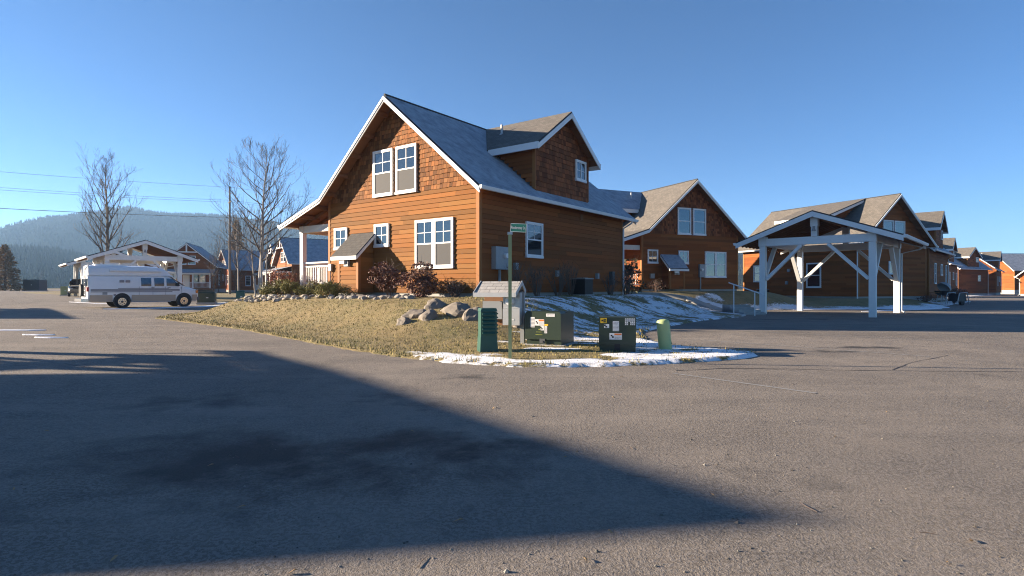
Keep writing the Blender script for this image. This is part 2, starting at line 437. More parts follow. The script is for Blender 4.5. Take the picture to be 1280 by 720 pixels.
def in_near(x, y): return NEAR[0] < x < NEAR[1] and NEAR[2] < y < NEAR[3]
l1 = lawn_obj('lawn', LAWN, .11, (-14.48, 13.99, 9.03, 24.0), M['lawn']); tag(l1, kind='structure')
l2 = lawn_obj('lawn_behind', LAWN, .5, (-20.98, 101.0, 9.0, 119), M['lawn'], cut=lambda x, y: in_near(x, y)); tag(l2, kind='structure')
l2.name = 'lawn_slope'
l3 = lawn_obj('grass_verge', LAWN_B, .7, (-89, 35, 37, 123), M['lawn'], snow=False); tag(l3, kind='structure')

# blades of dry grass over the near lawn: one mass nobody could count
def blades(name, poly, bbox, n, h, seed, mat, snowcut=.45):
    r = np.random.RandomState(seed); V = []; T = []
    x0, x1, y0, y1 = bbox; cnt = 0
    P = np.column_stack((r.uniform(x0, x1, n), r.uniform(y0, y1, n)))
    for x, y in P:
        if not inside(x, y, poly): continue
        d = seg_dist(x, y, poly)[0]
        s = snow_amount(x, y, d)
        if s + .45*mnoise.noise(Vector((x*5, y*5, 0))) > snowcut and r.rand() > .12: continue
        lx = (x+4.292)*.803-(y-21.284)*.596; ly = (x+4.292)*.596+(y-21.284)*.803
        if ly > -2.3 and lx < 4.2 and lx > -7.2: continue
        z = lawn_z(x, y, d, poly)+.02*s
        hh = h*r.uniform(.5, 1.35)*(1.5 if d < .35 else 1); an = r.uniform(0, 6.283); w = .006+.003*y/10
        dx, dy = math.cos(an)*w, math.sin(an)*w
        lean = r.uniform(0, .9)*hh; la = r.uniform(0, 6.283)
        V += [(x-dx, y-dy, z-.01), (x+dx, y+dy, z-.01), (x+math.cos(la)*lean, y+math.sin(la)*lean, z+hh)]
        g_ = .5+.5*mnoise.noise(Vector((x*.6, y*.6, 7)))+r.uniform(-.25, .25)
        k = r.uniform(.7, 1.25)
        T.append((k*(1.0-.38*g_), k*(1.0-.22*g_), k*(.95-.45*g_)))
    m = len(V)//3
    me = bpy.data.meshes.new(name); me.from_pydata(V, [], [(3*i, 3*i+1, 3*i+2) for i in range(m)])
    ca = me.color_attributes.new('tint', 'FLOAT_COLOR', 'CORNER')
    ca.data.foreach_set('color', np.repeat(np.column_stack((np.array(T), np.ones(m))), 3, axis=0).ravel().astype(np.float32))
    me.materials.append(mat); me.update()
    o = bpy.data.objects.new(name, me); C.objects.link(o); tag(o, kind='stuff'); return o
blades('dry_grass', LAWN, (-14.5, 5, 9.3, 25.5), 64000, .038, 3, M['blade'])

# ------------------------------------------------------------------ houses
def tint(r, lo=.74, hi=1.16):
    k = r.uniform(lo, hi); w = r.uniform(-.09, .09); return (k*(1+w*.4), k*(1-w*.6), k*(1-w*1.6))
def lap(mb, O, U, N, ext, z0, z1, course, blen, r, lip=.030, jit=0., gap=0., back=None, lo=.74, hi=1.18):
    O = Vector(O); U = Vector(U); N = Vector(N); Z = Vector((0, 0, 1))
    P = lambda u, z, o: O+U*u+Z*z+N*o
    z = z0
    while z < z1-.012:
        zb = min(z+course, z1); a0, a1 = ext(z); b0, b1 = ext(zb)
        if a1-a0 > .03:
            if back: mb.face([P(a0, z, .001), P(a1, z, .001), P(max(b1, b0), zb, .001), P(b0, zb, .001)], [(a0, z), (a1, z), (b1, zb), (b0, zb)], (back,)*3)
            u = a0; first = True
            while u < a1-1e-4:
                L = r.uniform(*blen)*(r.uniform(.3, 1) if first else 1); first = False
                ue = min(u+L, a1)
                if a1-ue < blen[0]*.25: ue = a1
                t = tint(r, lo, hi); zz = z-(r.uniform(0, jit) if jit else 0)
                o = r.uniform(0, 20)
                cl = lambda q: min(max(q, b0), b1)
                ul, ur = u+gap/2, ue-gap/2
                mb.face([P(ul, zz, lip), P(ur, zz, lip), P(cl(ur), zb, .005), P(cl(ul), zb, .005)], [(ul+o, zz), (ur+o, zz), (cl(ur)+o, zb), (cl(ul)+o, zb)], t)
                mb.face([P(ul, zz, 0), P(ur, zz, 0), P(ur, zz, lip), P(ul, zz, lip)], [(ul, zz)]*4, tuple(x*.48 for x in t))  # underside tinted darker to paint a shadow line below each lap
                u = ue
        z = zb

def window(parent, O, U, N, x0, x1, z0, z1, style='hung', lower='screen', grid=True, units=1):
    """a framed window on the wall plane: casing, rails and muntins, with panes and screens as children"""
    U = Vector(U); N = Vector(N); O = Vector(O)+N*.028
    fr = MB(); pn = MB(); sc = MB()
    def slab(mb, a, b, c, d, o0, o1):
        q = [O+U*u+Vector((0, 0, z))+N*o for o in (o0, o1) for u, z in ((a, c), (b, c), (b, d), (a, d))]
        for f in ((4,5,6,7),(0,1,5,4),(1,2,6,5),(2,3,7,6),(3,0,4,7)): mb.face([q[k] for k in f])
    cw = .062; w = (x1-x0)
    slab(fr, x0-.012, x1+.012, z0-.05, z0+.04, -.02, .075)               # sill
    slab(fr, x0, x1, z1-cw, z1, -.02, .062)
    slab(fr, x0, x0+cw, z0+.04, z1-cw, -.02, .058); slab(fr, x1-cw, x1, z0+.04, z1-cw, -.02, .058)
    ux = [x0+cw+(w-2*cw)*i/units for i in range(units+1)]
    for i in range(1, units): slab(fr, ux[i]-.06, ux[i]+.06, z0+.04, z1-cw, .02, .056)
    for i in range(units):
        a = ux[i]+(.06 if i else 0); b = ux[i+1]-(.06 if i < units-1 else 0); c = z0+.04; d = z1-cw; zm = (c+d)/2
        for e, f in ((a, a+.035), (b-.035, b)): slab(fr, e, f, c, d, .02, .046)
        slab(fr, a+.035, b-.035, c, c+.04, .02, .046); slab(fr, a+.035, b-.035, d-.035, d, .02, .046)
        a += .035; b -= .035; c += .04; d -= .035
        if style == 'hung':
            slab(fr, a, b, zm-.025, zm+.025, .02, .044)
            tgt = sc if lower == 'screen' else pn
            slab(tgt, a, b, c, zm-.025, .018, .026 if lower == 'screen' else .022)
            slab(pn, a, b, zm+.025, d, .018, .024)
            gz0, gz1 = zm+.025, d
        else:
            slab(pn, a, b, c, d, .018, .024); gz0, gz1 = c, d
        if grid:
            xm = (a+b)/2; zq = (gz0+gz1)/2
            slab(fr, xm-.011, xm+.011, gz0, gz1, .025, .034); slab(fr, a, xm-.011, zq-.011, zq+.011, .025, .034); slab(fr, xm+.011, b, zq-.011, zq+.011, .025, .034)
        if style == 'slider':
            xm = (a+b)/2; slab(fr, xm-.03, xm+.03, c, d, .025, .04)
    f = fr.build('window', M['white'], parent)
    pn.build('pane', M['glass'], f)
    if sc.f: sc.build('screen', M['screen'] if lower == 'screen' else M['blind'], f)
    return f

def rough(mb, O, U, N, a, b, c, d, o0, o1, mi=0):
    O = Vector(O); U = Vector(U); N = Vector(N)
    q = [O+U*u+Vector((0, 0, z))+N*o for o in (o0, o1) for u, z in ((a, c), (b, c), (b, d), (a, d))]
    for f in ((4,5,6,7),(0,1,5,4),(1,2,6,5),(2,3,7,6),(3,0,4,7)): mb.face([q[k] for k in f], mi=mi)

def roof_slab(mb, pts, y0, y1, th, mis, edge_mi, uoff=0.):
    """pts: (x, z) polyline of the top surface; mis: material of each stretch"""
    dist = 0
    for (xa, za), (xb, zb), mi in zip(pts, pts[1:], mis):
        L = math.hypot(xb-xa, zb-za)
        q = [(xa,y0,za),(xb,y0,zb),(xb,y1,zb),(xa,y1,za)]; uv = [(y0, -dist),(y0, -dist-L),(y1, -dist-L),(y1, -dist)]
        if xb < xa: q = q[::-1]; uv = uv[::-1]
        mb.face(q, uv, mi=mi)
        dist += L
        mb.face([(xa,y0,za),(xa,y0,za-th),(xb,y0,zb-th),(xb,y0,zb)], mi=edge_mi)
        mb.face([(xa,y1,za),(xb,y1,zb),(xb,y1,zb-th),(xa,y1,za-th)], mi=edge_mi)
        mb.face([(xa,y0,za-th),(xa,y1,za-th),(xb,y1,zb-th),(xb,y0,zb-th)], mi=edge_mi)
    x, z = pts[-1]; mb.face([(x,y0,z),(x,y0,z-th),(x,y1,z-th),(x,y1,z)], mi=edge_mi)
    x, z = pts[0]; mb.face([(x,y0,z),(x,y0,z-th),(x,y1,z-th),(x,y1,z)], mi=edge_mi)

SL = .831
def make_house(key, label, pad, origin, gdir, porch=False, dormers=(), shakes=True, fine=True, seed=1, windows=True, closet=False,
               front_porch=False, group='cedar houses of the estate', RZ=8.3, L=10.57, HW=4.0, shed_dormer=False, name='cedar_house', zs=0.):
    r = random.Random(seed); gl = math.hypot(*gdir)
    base = thing(name, label, 'house', (origin[0], origin[1], pad), math.atan2(gdir[1], gdir[0]), group)
    Z = lambda z: z-pad+zs                         # heights are written above the road
    ridge = Z(RZ); bz = Z(1.15) if pad > .3 else Z(.38 + (pad-.15))
    if pad > .3: bz = .18
    ev = ridge-SL*(HW+.5)
    course = .165 if fine else .24; OH = .55
    X = HW
    zr = lambda x: ridge-SL*abs(x)-.13
    # --- foundation
    mb = MB(); mb.box((-X+.03, .03, -1.3), (X-.03, L-.03, bz+.02)); mb.build('foundation', M['concrete'], base)
    # --- gable walls
    zband = Z(4.76)
    def ext_full(z):
        m = (ridge-.13-z)/SL; m = min(X, m); return (-m, m)
    for back in (False, True):
        O = (0, 0, 0) if not back else (0, L, 0); U = (1, 0, 0) if not back else (-1, 0, 0); N = (0, -1, 0) if not back else (0, 1, 0)
        mb = MB(); lap(mb, O, U, N, ext_full, bz, zband if shakes else ridge-.16, course, (1.6, 4.2), r)
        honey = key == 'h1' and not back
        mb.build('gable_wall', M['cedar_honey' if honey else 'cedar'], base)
        if shakes:
            mb = MB()
            if fine and not back: lap(mb, O, U, N, ext_full, zband, ridge-.16, .165, (.09, .20), r, .03, .026, .010, .22, .5, 1.4)
            else: lap(mb, O, U, N, ext_full, zband, ridge-.16, .22, (.3, .6), r, .03, lo=.6, hi=1.2)
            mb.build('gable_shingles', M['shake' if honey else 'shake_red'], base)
    # --- side walls
    ztop = zr(X)
    for sx in (1, -1):
        O = (sx*X, 0, 0); U = (0, sx, 0) if sx > 0 else (0, 1, 0); N = (sx, 0, 0)
        mb = MB(); lap(mb, O, (0, 1, 0), N, lambda z: (0, L), bz, ztop, course, (1.6, 4.2), r)
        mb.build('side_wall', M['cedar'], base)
    # --- corner boards
    for sx in (1, -1):
        for y, sy in ((0, -1), (L, 1)):
            mb = MB(); mb.prism([(sx*(X-.10), y+sy*.034, bz), (sx*(X+.034), y+sy*.034, bz), (sx*(X+.034), y-sy*.10, bz), (sx*(X+.004), y-sy*.10, bz), (sx*(X+.004), y+sy*.004, bz), (sx*(X-.10), y+sy*.004, bz)], (0, 0, ztop-.02-bz))
            mb.build('corner_board', M['trimwood'], base)
    # --- roof
    right = [(0, ridge), (X+.5, ev)]
    left = [(0, ridge), (-3.86, ridge-3.35), (-6.72, ridge-4.27)] if porch else [(0, ridge), (-X-.5, ev)]
    mb = MB(); y0, y1 = -OH, L+.5
    roof_slab(mb, right, y0, y1, .07, [1]*9, 2); roof_slab(mb, left, y0, y1, .07, [0]*9, 2)
    mb.tube([(0, y0, ridge-.005), (0, y1, ridge-.005)], .05, 6, mi=2)
    roof = mb.build('roof', [M['roof'], M['roof_frost'], M['roofedge']], base)
    # --- soffit boards under the roof and lookouts under the gable overhang
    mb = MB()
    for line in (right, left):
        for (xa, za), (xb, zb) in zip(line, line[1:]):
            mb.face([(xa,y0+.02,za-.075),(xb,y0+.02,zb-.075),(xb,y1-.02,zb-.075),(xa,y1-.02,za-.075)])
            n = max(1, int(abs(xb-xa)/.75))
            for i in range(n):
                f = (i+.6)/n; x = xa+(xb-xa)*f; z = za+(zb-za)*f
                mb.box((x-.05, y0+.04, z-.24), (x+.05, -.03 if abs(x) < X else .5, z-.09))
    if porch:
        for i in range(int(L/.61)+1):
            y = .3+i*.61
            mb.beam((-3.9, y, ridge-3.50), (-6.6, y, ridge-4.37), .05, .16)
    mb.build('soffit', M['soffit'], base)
    # --- bargeboards
    for line in (right, left):
        for yb, s_ in ((y0, -1), (y1, 1)):
            mb = MB(); up = [(x, z-.072) for x, z in line]; dn = [(x, z-.25) for x, z in line][::-1]
            mb.prism([(x, yb, z) for x, z in up+dn], (0, s_*.035, 0))
            o = mb.build('bargeboard', M['white'], base)
            mb = MB(); up = [(x, z-.066) for x, z in line]; dn = [(x, z-.17) for x, z in line][::-1]
            mb.prism([(x, yb+s_*.037, z) for x, z in up+dn], (0, s_*.03, 0)); mb.build('rake_trim', M['white'], o)
    # --- gutters and downspouts
    for line, sx in ((right, 1), (left, -1)):
        x, z = line[-1]; mb = MB()
        prof = [(0, -.015), (.11, -.015), (.12, -.03), (.085, -.13), (0, -.13)]
        mb.prism([(x+sx*a_, y0-.05, z+b_) for a_, b_ in prof], (0, y1-y0+.1, 0))
        mb.build('gutter', M['white'], base)
    for (x, y) in ((X+.09, L-.02), (-X-.09, -.0)) if not porch else ((X+.09, L-.02),):
        s_ = 1 if x > 0 else -1; mb = MB()
        pts = [(x+s_*.46, y, ev-.12), (x+s_*.42, y, ev-.22), (x, y, ev-.45), (x, y, bz-.12), (x+s_*.18, y-.1, bz-.25)]
        mb.tube(pts, .043, 6); mb.build('downspout', M['white'], base)
    # --- dormers with a gable of their own
    for sx in dormers:
        yc, hw, he, xf, q = 5.24, 2.0, 2.37, X+.40, .70
        mb = MB()
        for s_ in (1, -1):
            # roof plane
            a_ = (0.03, yc, ridge+.012); b_ = (sx*xf, yc, ridge+.012); c_ = (sx*xf, yc+s_*he, ridge-q*he+.012); d_ = (sx*(q*he/SL), yc+s_*he, ridge-q*he+.012)
            P4 = [a_, b_, c_, d_]; D = he*math.hypot(1, q)
            uv = [(0, 0), (xf, 0), (xf, -D), (q*he/SL, -D)]
            frosty = 0 if s_ < 0 else 1
            if key in ('h2',) and sx < 0: frosty = 1
            mb.face(P4, uv, mi=frosty)
            lo = [(p[0], p[1], p[2]-.07) for p in P4]
            mb.face(lo[::-1], mi=2)
            mb.face([P4[1], P4[2], lo[2], lo[1]], mi=2); mb.face([P4[2], P4[3], lo[3], lo[2]], mi=2)
        mb.build('dormer_roof', [M['roof'], M['roof_frost'], M['roofedge']], base)
        mb = MB()
        for s_ in (1, -1):
            za, zb = ridge-.06, ridge-q*he-.06
            mb.prism([(sx*xf, yc, za), (sx*xf, yc+s_*he, zb), (sx*xf, yc+s_*he, zb-.2), (sx*xf, yc, za-.2)], (sx*.035, 0, 0))
            mb.box((sx*(q*he/SL+.1), yc+s_*(he-.001), zb-.19), (sx*(xf+.03), yc+s_*(he+.05), zb+.055))
        mb.build('dormer_fascia', M['white'], base)
        mb = MB()
        for s_ in (1, -1):
            mb.face([(sx*(q*.3/SL), yc, ridge-.08), (sx*(xf-.01), yc, ridge-.08), (sx*(xf-.01), yc+s_*(he-.02), ridge-q*he-.08), (sx*(q*he/SL+.25), yc+s_*(he-.02), ridge-q*he-.08)])
            for k in range(3):
                d0 = .45+k*.75; mb.box((sx*(X+.03), yc+s_*(d0-.04), ridge-q*d0-.2), (sx*(xf-.02), yc+s_*(d0+.04), ridge-q*d0-.085))
        mb.build('dormer_soffit', M['soffit'], base)
        # front
        def extd(z):
            m = min(hw, (ridge-.09-z)/q); return (-m, m)
        zb0 = ridge-SL*X-.02
        mb = MB(); f_ = fine and sx > 0
        lap(mb, (sx*(X+.012), yc, 0), (0, 1, 0), (sx, 0, 0), extd, zb0, ridge-.1, .19, (.10, .23) if f_ else (.3, .7), r, .03, .02 if f_ else 0, .007 if f_ else 0, .22 if f_ else None, .55, 1.35)
        mb.build('dormer_wall', M['shake_red'], base)
        for s_ in (1, -1):
            mb = MB()
            lap(mb, (0, yc+s_*hw, 0), (sx, 0, 0), (0, s_, 0), lambda z: (max(0, (ridge-z)/SL-.05), X), zb0, ridge-q*hw-.1, course, (1.5, 3), r)
            mb.build('dormer_cheek', M['cedar'], base)
        for s_ in (1, -1):
            mb = MB(); mb.box((sx*(X-.09), yc+s_*(hw+.003), zb0+.03), (sx*(X+.045), yc+s_*(hw+.034), ridge-q*hw-.12)); mb.build('dormer_corner_board', M['trimwood'], base)
        window(base, (sx*(X+.02), 0, 0), (0, 1, 0), (sx, 0, 0), 6.13, 6.97, Z(5.79), Z(6.62), 'slider' if key == 'h1' else 'fixed', grid=True)
        mb = MB(); mb.tube([(sx*1.6, yc-.9, ridge-1.0), (sx*1.6, yc-.9, ridge-.25)], .045, 8); mb.tube([(sx*1.6, yc-.9, ridge-.68), (sx*1.6, yc-.9, ridge-.60)], [.11, .05], 8)
        mb.build('vent_pipe', M['galv'], base)
    if dormers:
        mb = MB(); mb.tube([(2.2, 9.3, ridge-SL*2.2-.1), (2.2, 9.3, ridge-SL*2.2+.4)], .05, 8); mb.build('vent_pipe', M['dgrey'], base)
    if shed_dormer:
        # a low shed dormer springing from the ridge over the left slope
        ya, yb = 2.1, 7.0; q = .35; xe = -4.25
        mb = MB()
        top = [(-.02, ya, ridge+.02), (-.02, yb, ridge+.02), (xe, yb, ridge+q*xe+.02), (xe, ya, ridge+q*xe+.02)]
        mb.face(top, [(ya, 0), (yb, 0), (yb, -4.5), (ya, -4.5)], mi=0)
        lo = [(p[0], p[1], p[2]-.07) for p in top]; mb.face(lo[::-1], mi=2)
        for i in range(1, 4): mb.face([top[i], top[(i+1) % 4], lo[(i+1) % 4], lo[i]], mi=2)
        mb.build('shed_dormer_roof', [M['roof'], M['roof_frost'], M['roofedge']], base)
        mb = MB()
        for y, s_ in ((ya, -1), (yb, 1)):
            mb.prism([(-.3, y, ridge-.16), (xe, y, ridge+q*xe-.05), (xe, y, ridge+q*xe-.26), (-.3, y, ridge-.33)], (0, s_*.035, 0))
        mb.box((xe, ya, ridge+q*xe-.24), (xe-.1, yb, ridge+q*xe-.02)); mb.build('shed_dormer_fascia', M['white'], base)
        mb = MB(); lap(mb, (-X-.012, 0, 0), (0, 1, 0), (-1, 0, 0), lambda z: (ya+.35, yb-.35), ridge-SL*X-.05, ridge-q*X-.06, course, (1.5, 3), r)
        mb.build('shed_dormer_wall', M['cedar'], base)
        for y, s_ in ((ya+.35, -1), (yb-.35, 1)):
            mb = MB(); lap(mb, (0, y, 0), (-1, 0, 0), (0, s_, 0), lambda z: ((ridge-z)/SL, min(X, (ridge-z)/q)), ridge-SL*X, ridge-.45, course, (1.5, 3), r)
            mb.build('shed_dormer_cheek', M['cedar'], base)
    # --- windows
    F = ((0, 0, 0), (1, 0, 0), (0, -1, 0)); RT = ((X, 0, 0), (0, 1, 0), (1, 0, 0)); LF = ((-X, 0, 0), (0, 1, 0), (-1, 0, 0))
    if windows == 'main':
        lw = 'screen' if key == 'h1' else 'glass'
        window(base, *F, -1.2, -.115, Z(4.78), Z(6.48), lower=lw, grid=key == 'h1'); window(base, *F, .06, 1.145, Z(4.78), Z(6.48), lower=lw, grid=key == 'h1')
        window(base, *F, 1.08, 2.91, Z(2.02), Z(3.71), lower=lw, units=2, grid=key == 'h1')
        window(base, *F, -1.135, -.32, Z(2.88), Z(3.71), 'fixed'); window(base, *F, -3.59, -2.78, Z(2.88), Z(3.71), 'fixed')
        if key == 'h1': window(base, *RT, 2.59, 3.69, Z(2.46), Z(3.73), lower='glass')
        if porch: window(base, *LF, 2.2, 4.0, Z(1.9), Z(3.55), lower='glass', units=2)
        if porch: window(base, *LF, 6.2, 7.1, Z(1.45), Z(3.5), 'fixed', grid=False)
    elif windows == 'h3':
        window(base, *F, -1.28, -.08, Z(5.25), Z(6.35), 'fixed', grid=False); window(base, *F, .06, 1.3, Z(5.25), Z(6.35), 'fixed', grid=False)
        window(base, *F, -.62, .22, Z(2.36), Z(3.3), 'fixed', grid=False)
        window(base, *LF, 2.93, 4.19, Z(1.35), Z(3.25), lower='glass', grid=False); window(base, *LF, 8.6, 9.4, Z(1.85), Z(3.25), lower='glass', grid=False)
    elif windows == 'far':
        window(base, *F, -1.2, -.1, Z(4.9), Z(6.3), lower='glass'); window(base, *F, .1, 1.2, Z(4.9), Z(6.3), lower='glass')
        window(base, *F, .9, 2.6, Z(2.0), Z(3.6), lower='glass', units=2); window(base, *F, -2.9, -1.5, Z(2.0), Z(3.6), lower='glass', units=2)
        window(base, *RT, 6.0, 6.95, Z(2.5), Z(3.5), 'fixed'); window(base, *RT, 2.4, 3.3, Z(1.7), Z(3.5), lower='glass')
        window(base, *RT, 9.0, 9.7, Z(1.7), Z(3.5), lower='glass')
    elif windows == 'one':
        window(base, *RT, 6.9, 7.85, Z(2.5), Z(3.5), 'fixed')
    # --- utility closet on the front
    if closet:
        a_, b_, dp = -2.41, -1.25, .72; zt, zf = Z(3.40), Z(2.70)
        for U, O, N, e in (((1, 0, 0), (0, -dp, 0), (0, -1, 0), (a_, b_)), ((0, -1, 0), (b_, 0, 0), (1, 0, 0), (.0, dp)), ((0, -1, 0), (a_, 0, 0), (-1, 0, 0), (.0, dp))):
            mb = MB(); top = zf-.06
            lap(mb, O, U, N, lambda z: e, bz, top, course, (1.6, 3), r)
            if U[1]:
                lap(mb, O, U, N, lambda z: (0, max(0, dp*(zt-.08-z)/(zt-zf))), top, zt-.12, course, (1.6, 3), r)
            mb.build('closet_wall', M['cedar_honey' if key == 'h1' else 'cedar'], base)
        for x, s_ in ((a_, -1), (b_, 1)):
            mb = MB(); mb.prism([(x-s_*.09, -dp-.034, bz), (x+s_*.034, -dp-.034, bz), (x+s_*.034, -dp+.09, bz), (x+s_*.004, -dp+.09, bz), (x+s_*.004, -dp-.004, bz), (x-s_*.09, -dp-.004, bz)], (0, 0, zf-.05-bz))
            mb.build('closet_corner_board', M['trimwood'], base)
        mb = MB(); sl = (zt-zf)/dp; ye = -dp-.22; ze = zt+sl*ye*.98
        tp = [(a_-.16, -.025, zt+.03), (b_+.16, -.025, zt+.03), (b_+.16, ye, ze+.03), (a_-.16, ye, ze+.03)]
        mb.face(tp[::-1], [(0, -1.3), (1.5, -1.3), (1.5, 0), (0, 0)], mi=0 if key == 'h1' else 1)
        lo = [(p[0], p[1], p[2]-.05) for p in tp]; mb.face(lo, mi=2)
        for i in range(4): mb.face([tp[i], tp[(i+1) % 4], lo[(i+1) % 4], lo[i]], mi=2)
        cr = mb.build('closet_roof', [M['roofdark'], M['roof_frost'], M['roofedge']], base)
        mb = MB()
        for x, s_ in ((a_-.16, -1), (b_+.16, 1)):
            mb.prism([(x, -.03, zt-.022), (x, ye, ze-.022), (x, ye, ze-.15), (x, -.03, zt-.15)], (s_*.025, 0, 0))
        mb.box((a_-.18, ye-.002, ze-.15), (b_+.18, ye-.028, ze-.015)); mb.build('closet_fascia', M['white'], base)
        mb = MB(); zc = Z(2.14)
        mb.box((a_+.36, -dp-.022, zc-.02), (a_+.70, -dp-.05, zc+.42), 1); mb.box((a_+.28, -dp-.05, zc+.08), (a_+.56, -dp-.19, zc+.36), 0); mb.box((a_+.56, -dp-.05, zc), (a_+.70, -dp-.12, zc+.38), 1)
        mb.build('wall_vent', [M['label'], M['grey']], base)
    # --- services on the walls of the first houses
    if key == 'h1':
        mb = MB(); mb.box((X+.022, .62, Z(1.93)), (X+.22, 1.38, Z(2.70))); mb.box((X+.022, .98, Z(.8)), (X+.09, 1.06, Z(1.93)))
        b = mb.build('meter_box', M['grey'], base, bevel=.01)
        mb = MB(); mb.tube([(X+.2, 1.12, Z(2.4)), (X+.33, 1.12, Z(2.4))], .085, 14); mb.build('meter_dial', M['label'], b)
        for y, z in ((1.85, 1.95), (4.6, 1.75), (7.9, 1.7)):
            mb = MB(); mb.box((X+.022, y, Z(z)), (X+.14, y+.17, Z(z)+.24)); mb.build('outlet_box', M['grey'], base, bevel=.015)
        mb = MB(); mb.box((X+.022, 6.55, Z(4.15)), (X+.05, 6.80, Z(4.40)), 0); mb.build('soffit_vent', M['soffit'], base)
        mb = MB(); mb.box((X+.03, 9.2, Z(1.45)), (X+.2, 9.45, Z(2.05))); mb.build('meter_box', M['dgrey'], base, bevel=.01)
        mb = MB(); mb.box((-3.93, -.03, Z(2.0)), (-3.74, -.12, Z(2.28))); mb.tube([(-3.83, -.07, Z(2.0)), (-3.83, -.07, Z(1.0))], .018, 6); mb.build('outlet_box', M['grey'], base)
    if key == 'h2':
        mb = MB(); mb.box((.55, -.022, Z(2.0)), (1.0, -.16, Z(2.85))); mb.box((.66, -.022, Z(1.1)), (.72, -.08, Z(2.0)))
        b = mb.build('meter_box', M['grey'], base, bevel=.01)
        mb = MB(); mb.tube([(.70, -.15, Z(2.5)), (.70, -.26, Z(2.5))], .08, 12); mb.build('meter_dial', M['label'], b)
        mb = MB(); mb.box((-3.4, -.022, Z(1.9)), (-3.1, -.14, Z(2.2))); mb.build('outlet_box', M['grey'], base, bevel=.02)
    if key == 'h3':
        for y, z in ((5.7, 2.6), (5.9, 1.6)):
            mb = MB(); mb.box((-X-.022, y, Z(z)), (-X-.16, y+.2, Z(z)+.25)); mb.build('outlet_box', M['grey'], base, bevel=.02)
        mb = MB(); mb.beam((-X-.03, -.0, Z(5.0)), (-X-.5, -.0, Z(4.5)), .04, .04); mb.build('gutter_bracket', M['white'], base)
    # --- porch along the left side
    if porch:
        dz = Z(1.38); xo = -6.25
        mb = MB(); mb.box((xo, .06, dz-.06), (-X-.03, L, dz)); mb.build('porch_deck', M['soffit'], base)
        mb = MB(); lap(mb, (0, .1, 0), (1, 0, 0), (0, -1, 0), lambda z: (xo+.03, -X-.04), Z(.95), dz-.07, course, (1.5, 3), r)
        lap(mb, (xo+.03, 0, 0), (0, 1, 0), (-1, 0, 0), lambda z: (.1, L), Z(.95), dz-.07, course, (1.5, 3), r); mb.build('porch_skirt', M['cedar'], base)
        zbm = ridge-4.27-.03
        zt = Z(3.67)
        for y in (.2, 3.6, 7.0, L-.2):
            mb = MB(); mb.box((xo+.02, y-.1, dz), (xo+.22, y+.1, zt)); mb.build('porch_post', M['white'], base)
        mb = MB(); mb.box((xo, .08, zt+.003), (xo+.24, L, zt+.30)); mb.box((xo+.243, .12, zt+.006), (-X-.04, .32, zt+.297)); mb.build('porch_beam', M['cream'], base)
        mb = MB()
        def rail(p0, p1):
            p0 = Vector(p0); p1 = Vector(p1)
            for h in (.12, .84, 1.0): mb.beam(p0+Vector((0, 0, h)), p1+Vector((0, 0, h)), .05, .06)
            n = int((p1-p0).length/.13)
            for i in range(1, n):
                p = p0.lerp(p1, i/n); mb.beam(p+Vector((0, 0, .12)), p+Vector((0, 0, .84)), .028, .028)
        for p0, p1 in (((xo+.24, .2, dz), (-X-.04, .2, dz)), ((xo+.12, .32, dz), (xo+.12, 3.5, dz)), ((xo+.12, 7.1, dz), (xo+.12, L-.3, dz))):
            mb = MB(); rail(p0, p1); mb.build('porch_railing', M['white'], base)
    if front_porch:
        zt = Z(3.3); yo = -2.2; dz = .28
        mb = MB(); mb.box((-3.9, yo, 0), (3.9, -.03, dz)); mb.build('porch_deck', M['soffit'], base)
        for x in (-3.6, -1.2, 1.2, 3.6):
            mb = MB(); mb.box((x-.1, yo+.05, dz), (x+.1, yo+.25, zt)); mb.build('porch_post', M['white'], base)
        mb = MB(); mb.box((-4.1, yo-.15, zt+.003), (4.1, -.03, zt+.22), 0); mb.build('porch_beam', M['white'], base)
        mb = MB(); mb.face([(-4.2, yo-.3, zt+.26), (4.2, yo-.3, zt+.26), (4.2, -.03, zt+.9), (-4.2, -.03, zt+.9)], [(0, 0), (8, 0), (8, 2.3), (0, 2.3)]); mb.face([(-4.2, yo-.3, zt+.225), (4.2, yo-.3, zt+.225), (4.2, -.03, zt+.225), (-4.2, -.03, zt+.225)][::-1], mi=1)
        mb.build('porch_roof', [M['roof_frost'], M['white']], base)
        mb = MB()
        for h in (.15, .9): mb.beam((-3.5, yo+.15, dz+h), (3.5, yo+.15, dz+h), .05, .06)
        for i in range(42): mb.box((-3.4+i*.165, yo+.13, dz+.18), (-3.365+i*.165, yo+.17, dz+.87))
        mb.build('porch_railing', M['white'], base)
        mb = MB(); mb.box((-.6, -.03, dz), (.35, -.07, dz+2.05)); mb.build('door', M['label'], base)
        # gable ornament: post and tie beam
        mb = MB(); mb.box((-.1, -OH-.02, ridge-1.4), (.1, -OH+.1, ridge-.3)); mb.beam((-1.6, -OH+.03, ridge-1.45), (1.6, -OH+.03, ridge-1.45), .1, .16); mb.build('gable_brace', M['white'], base)
    return base

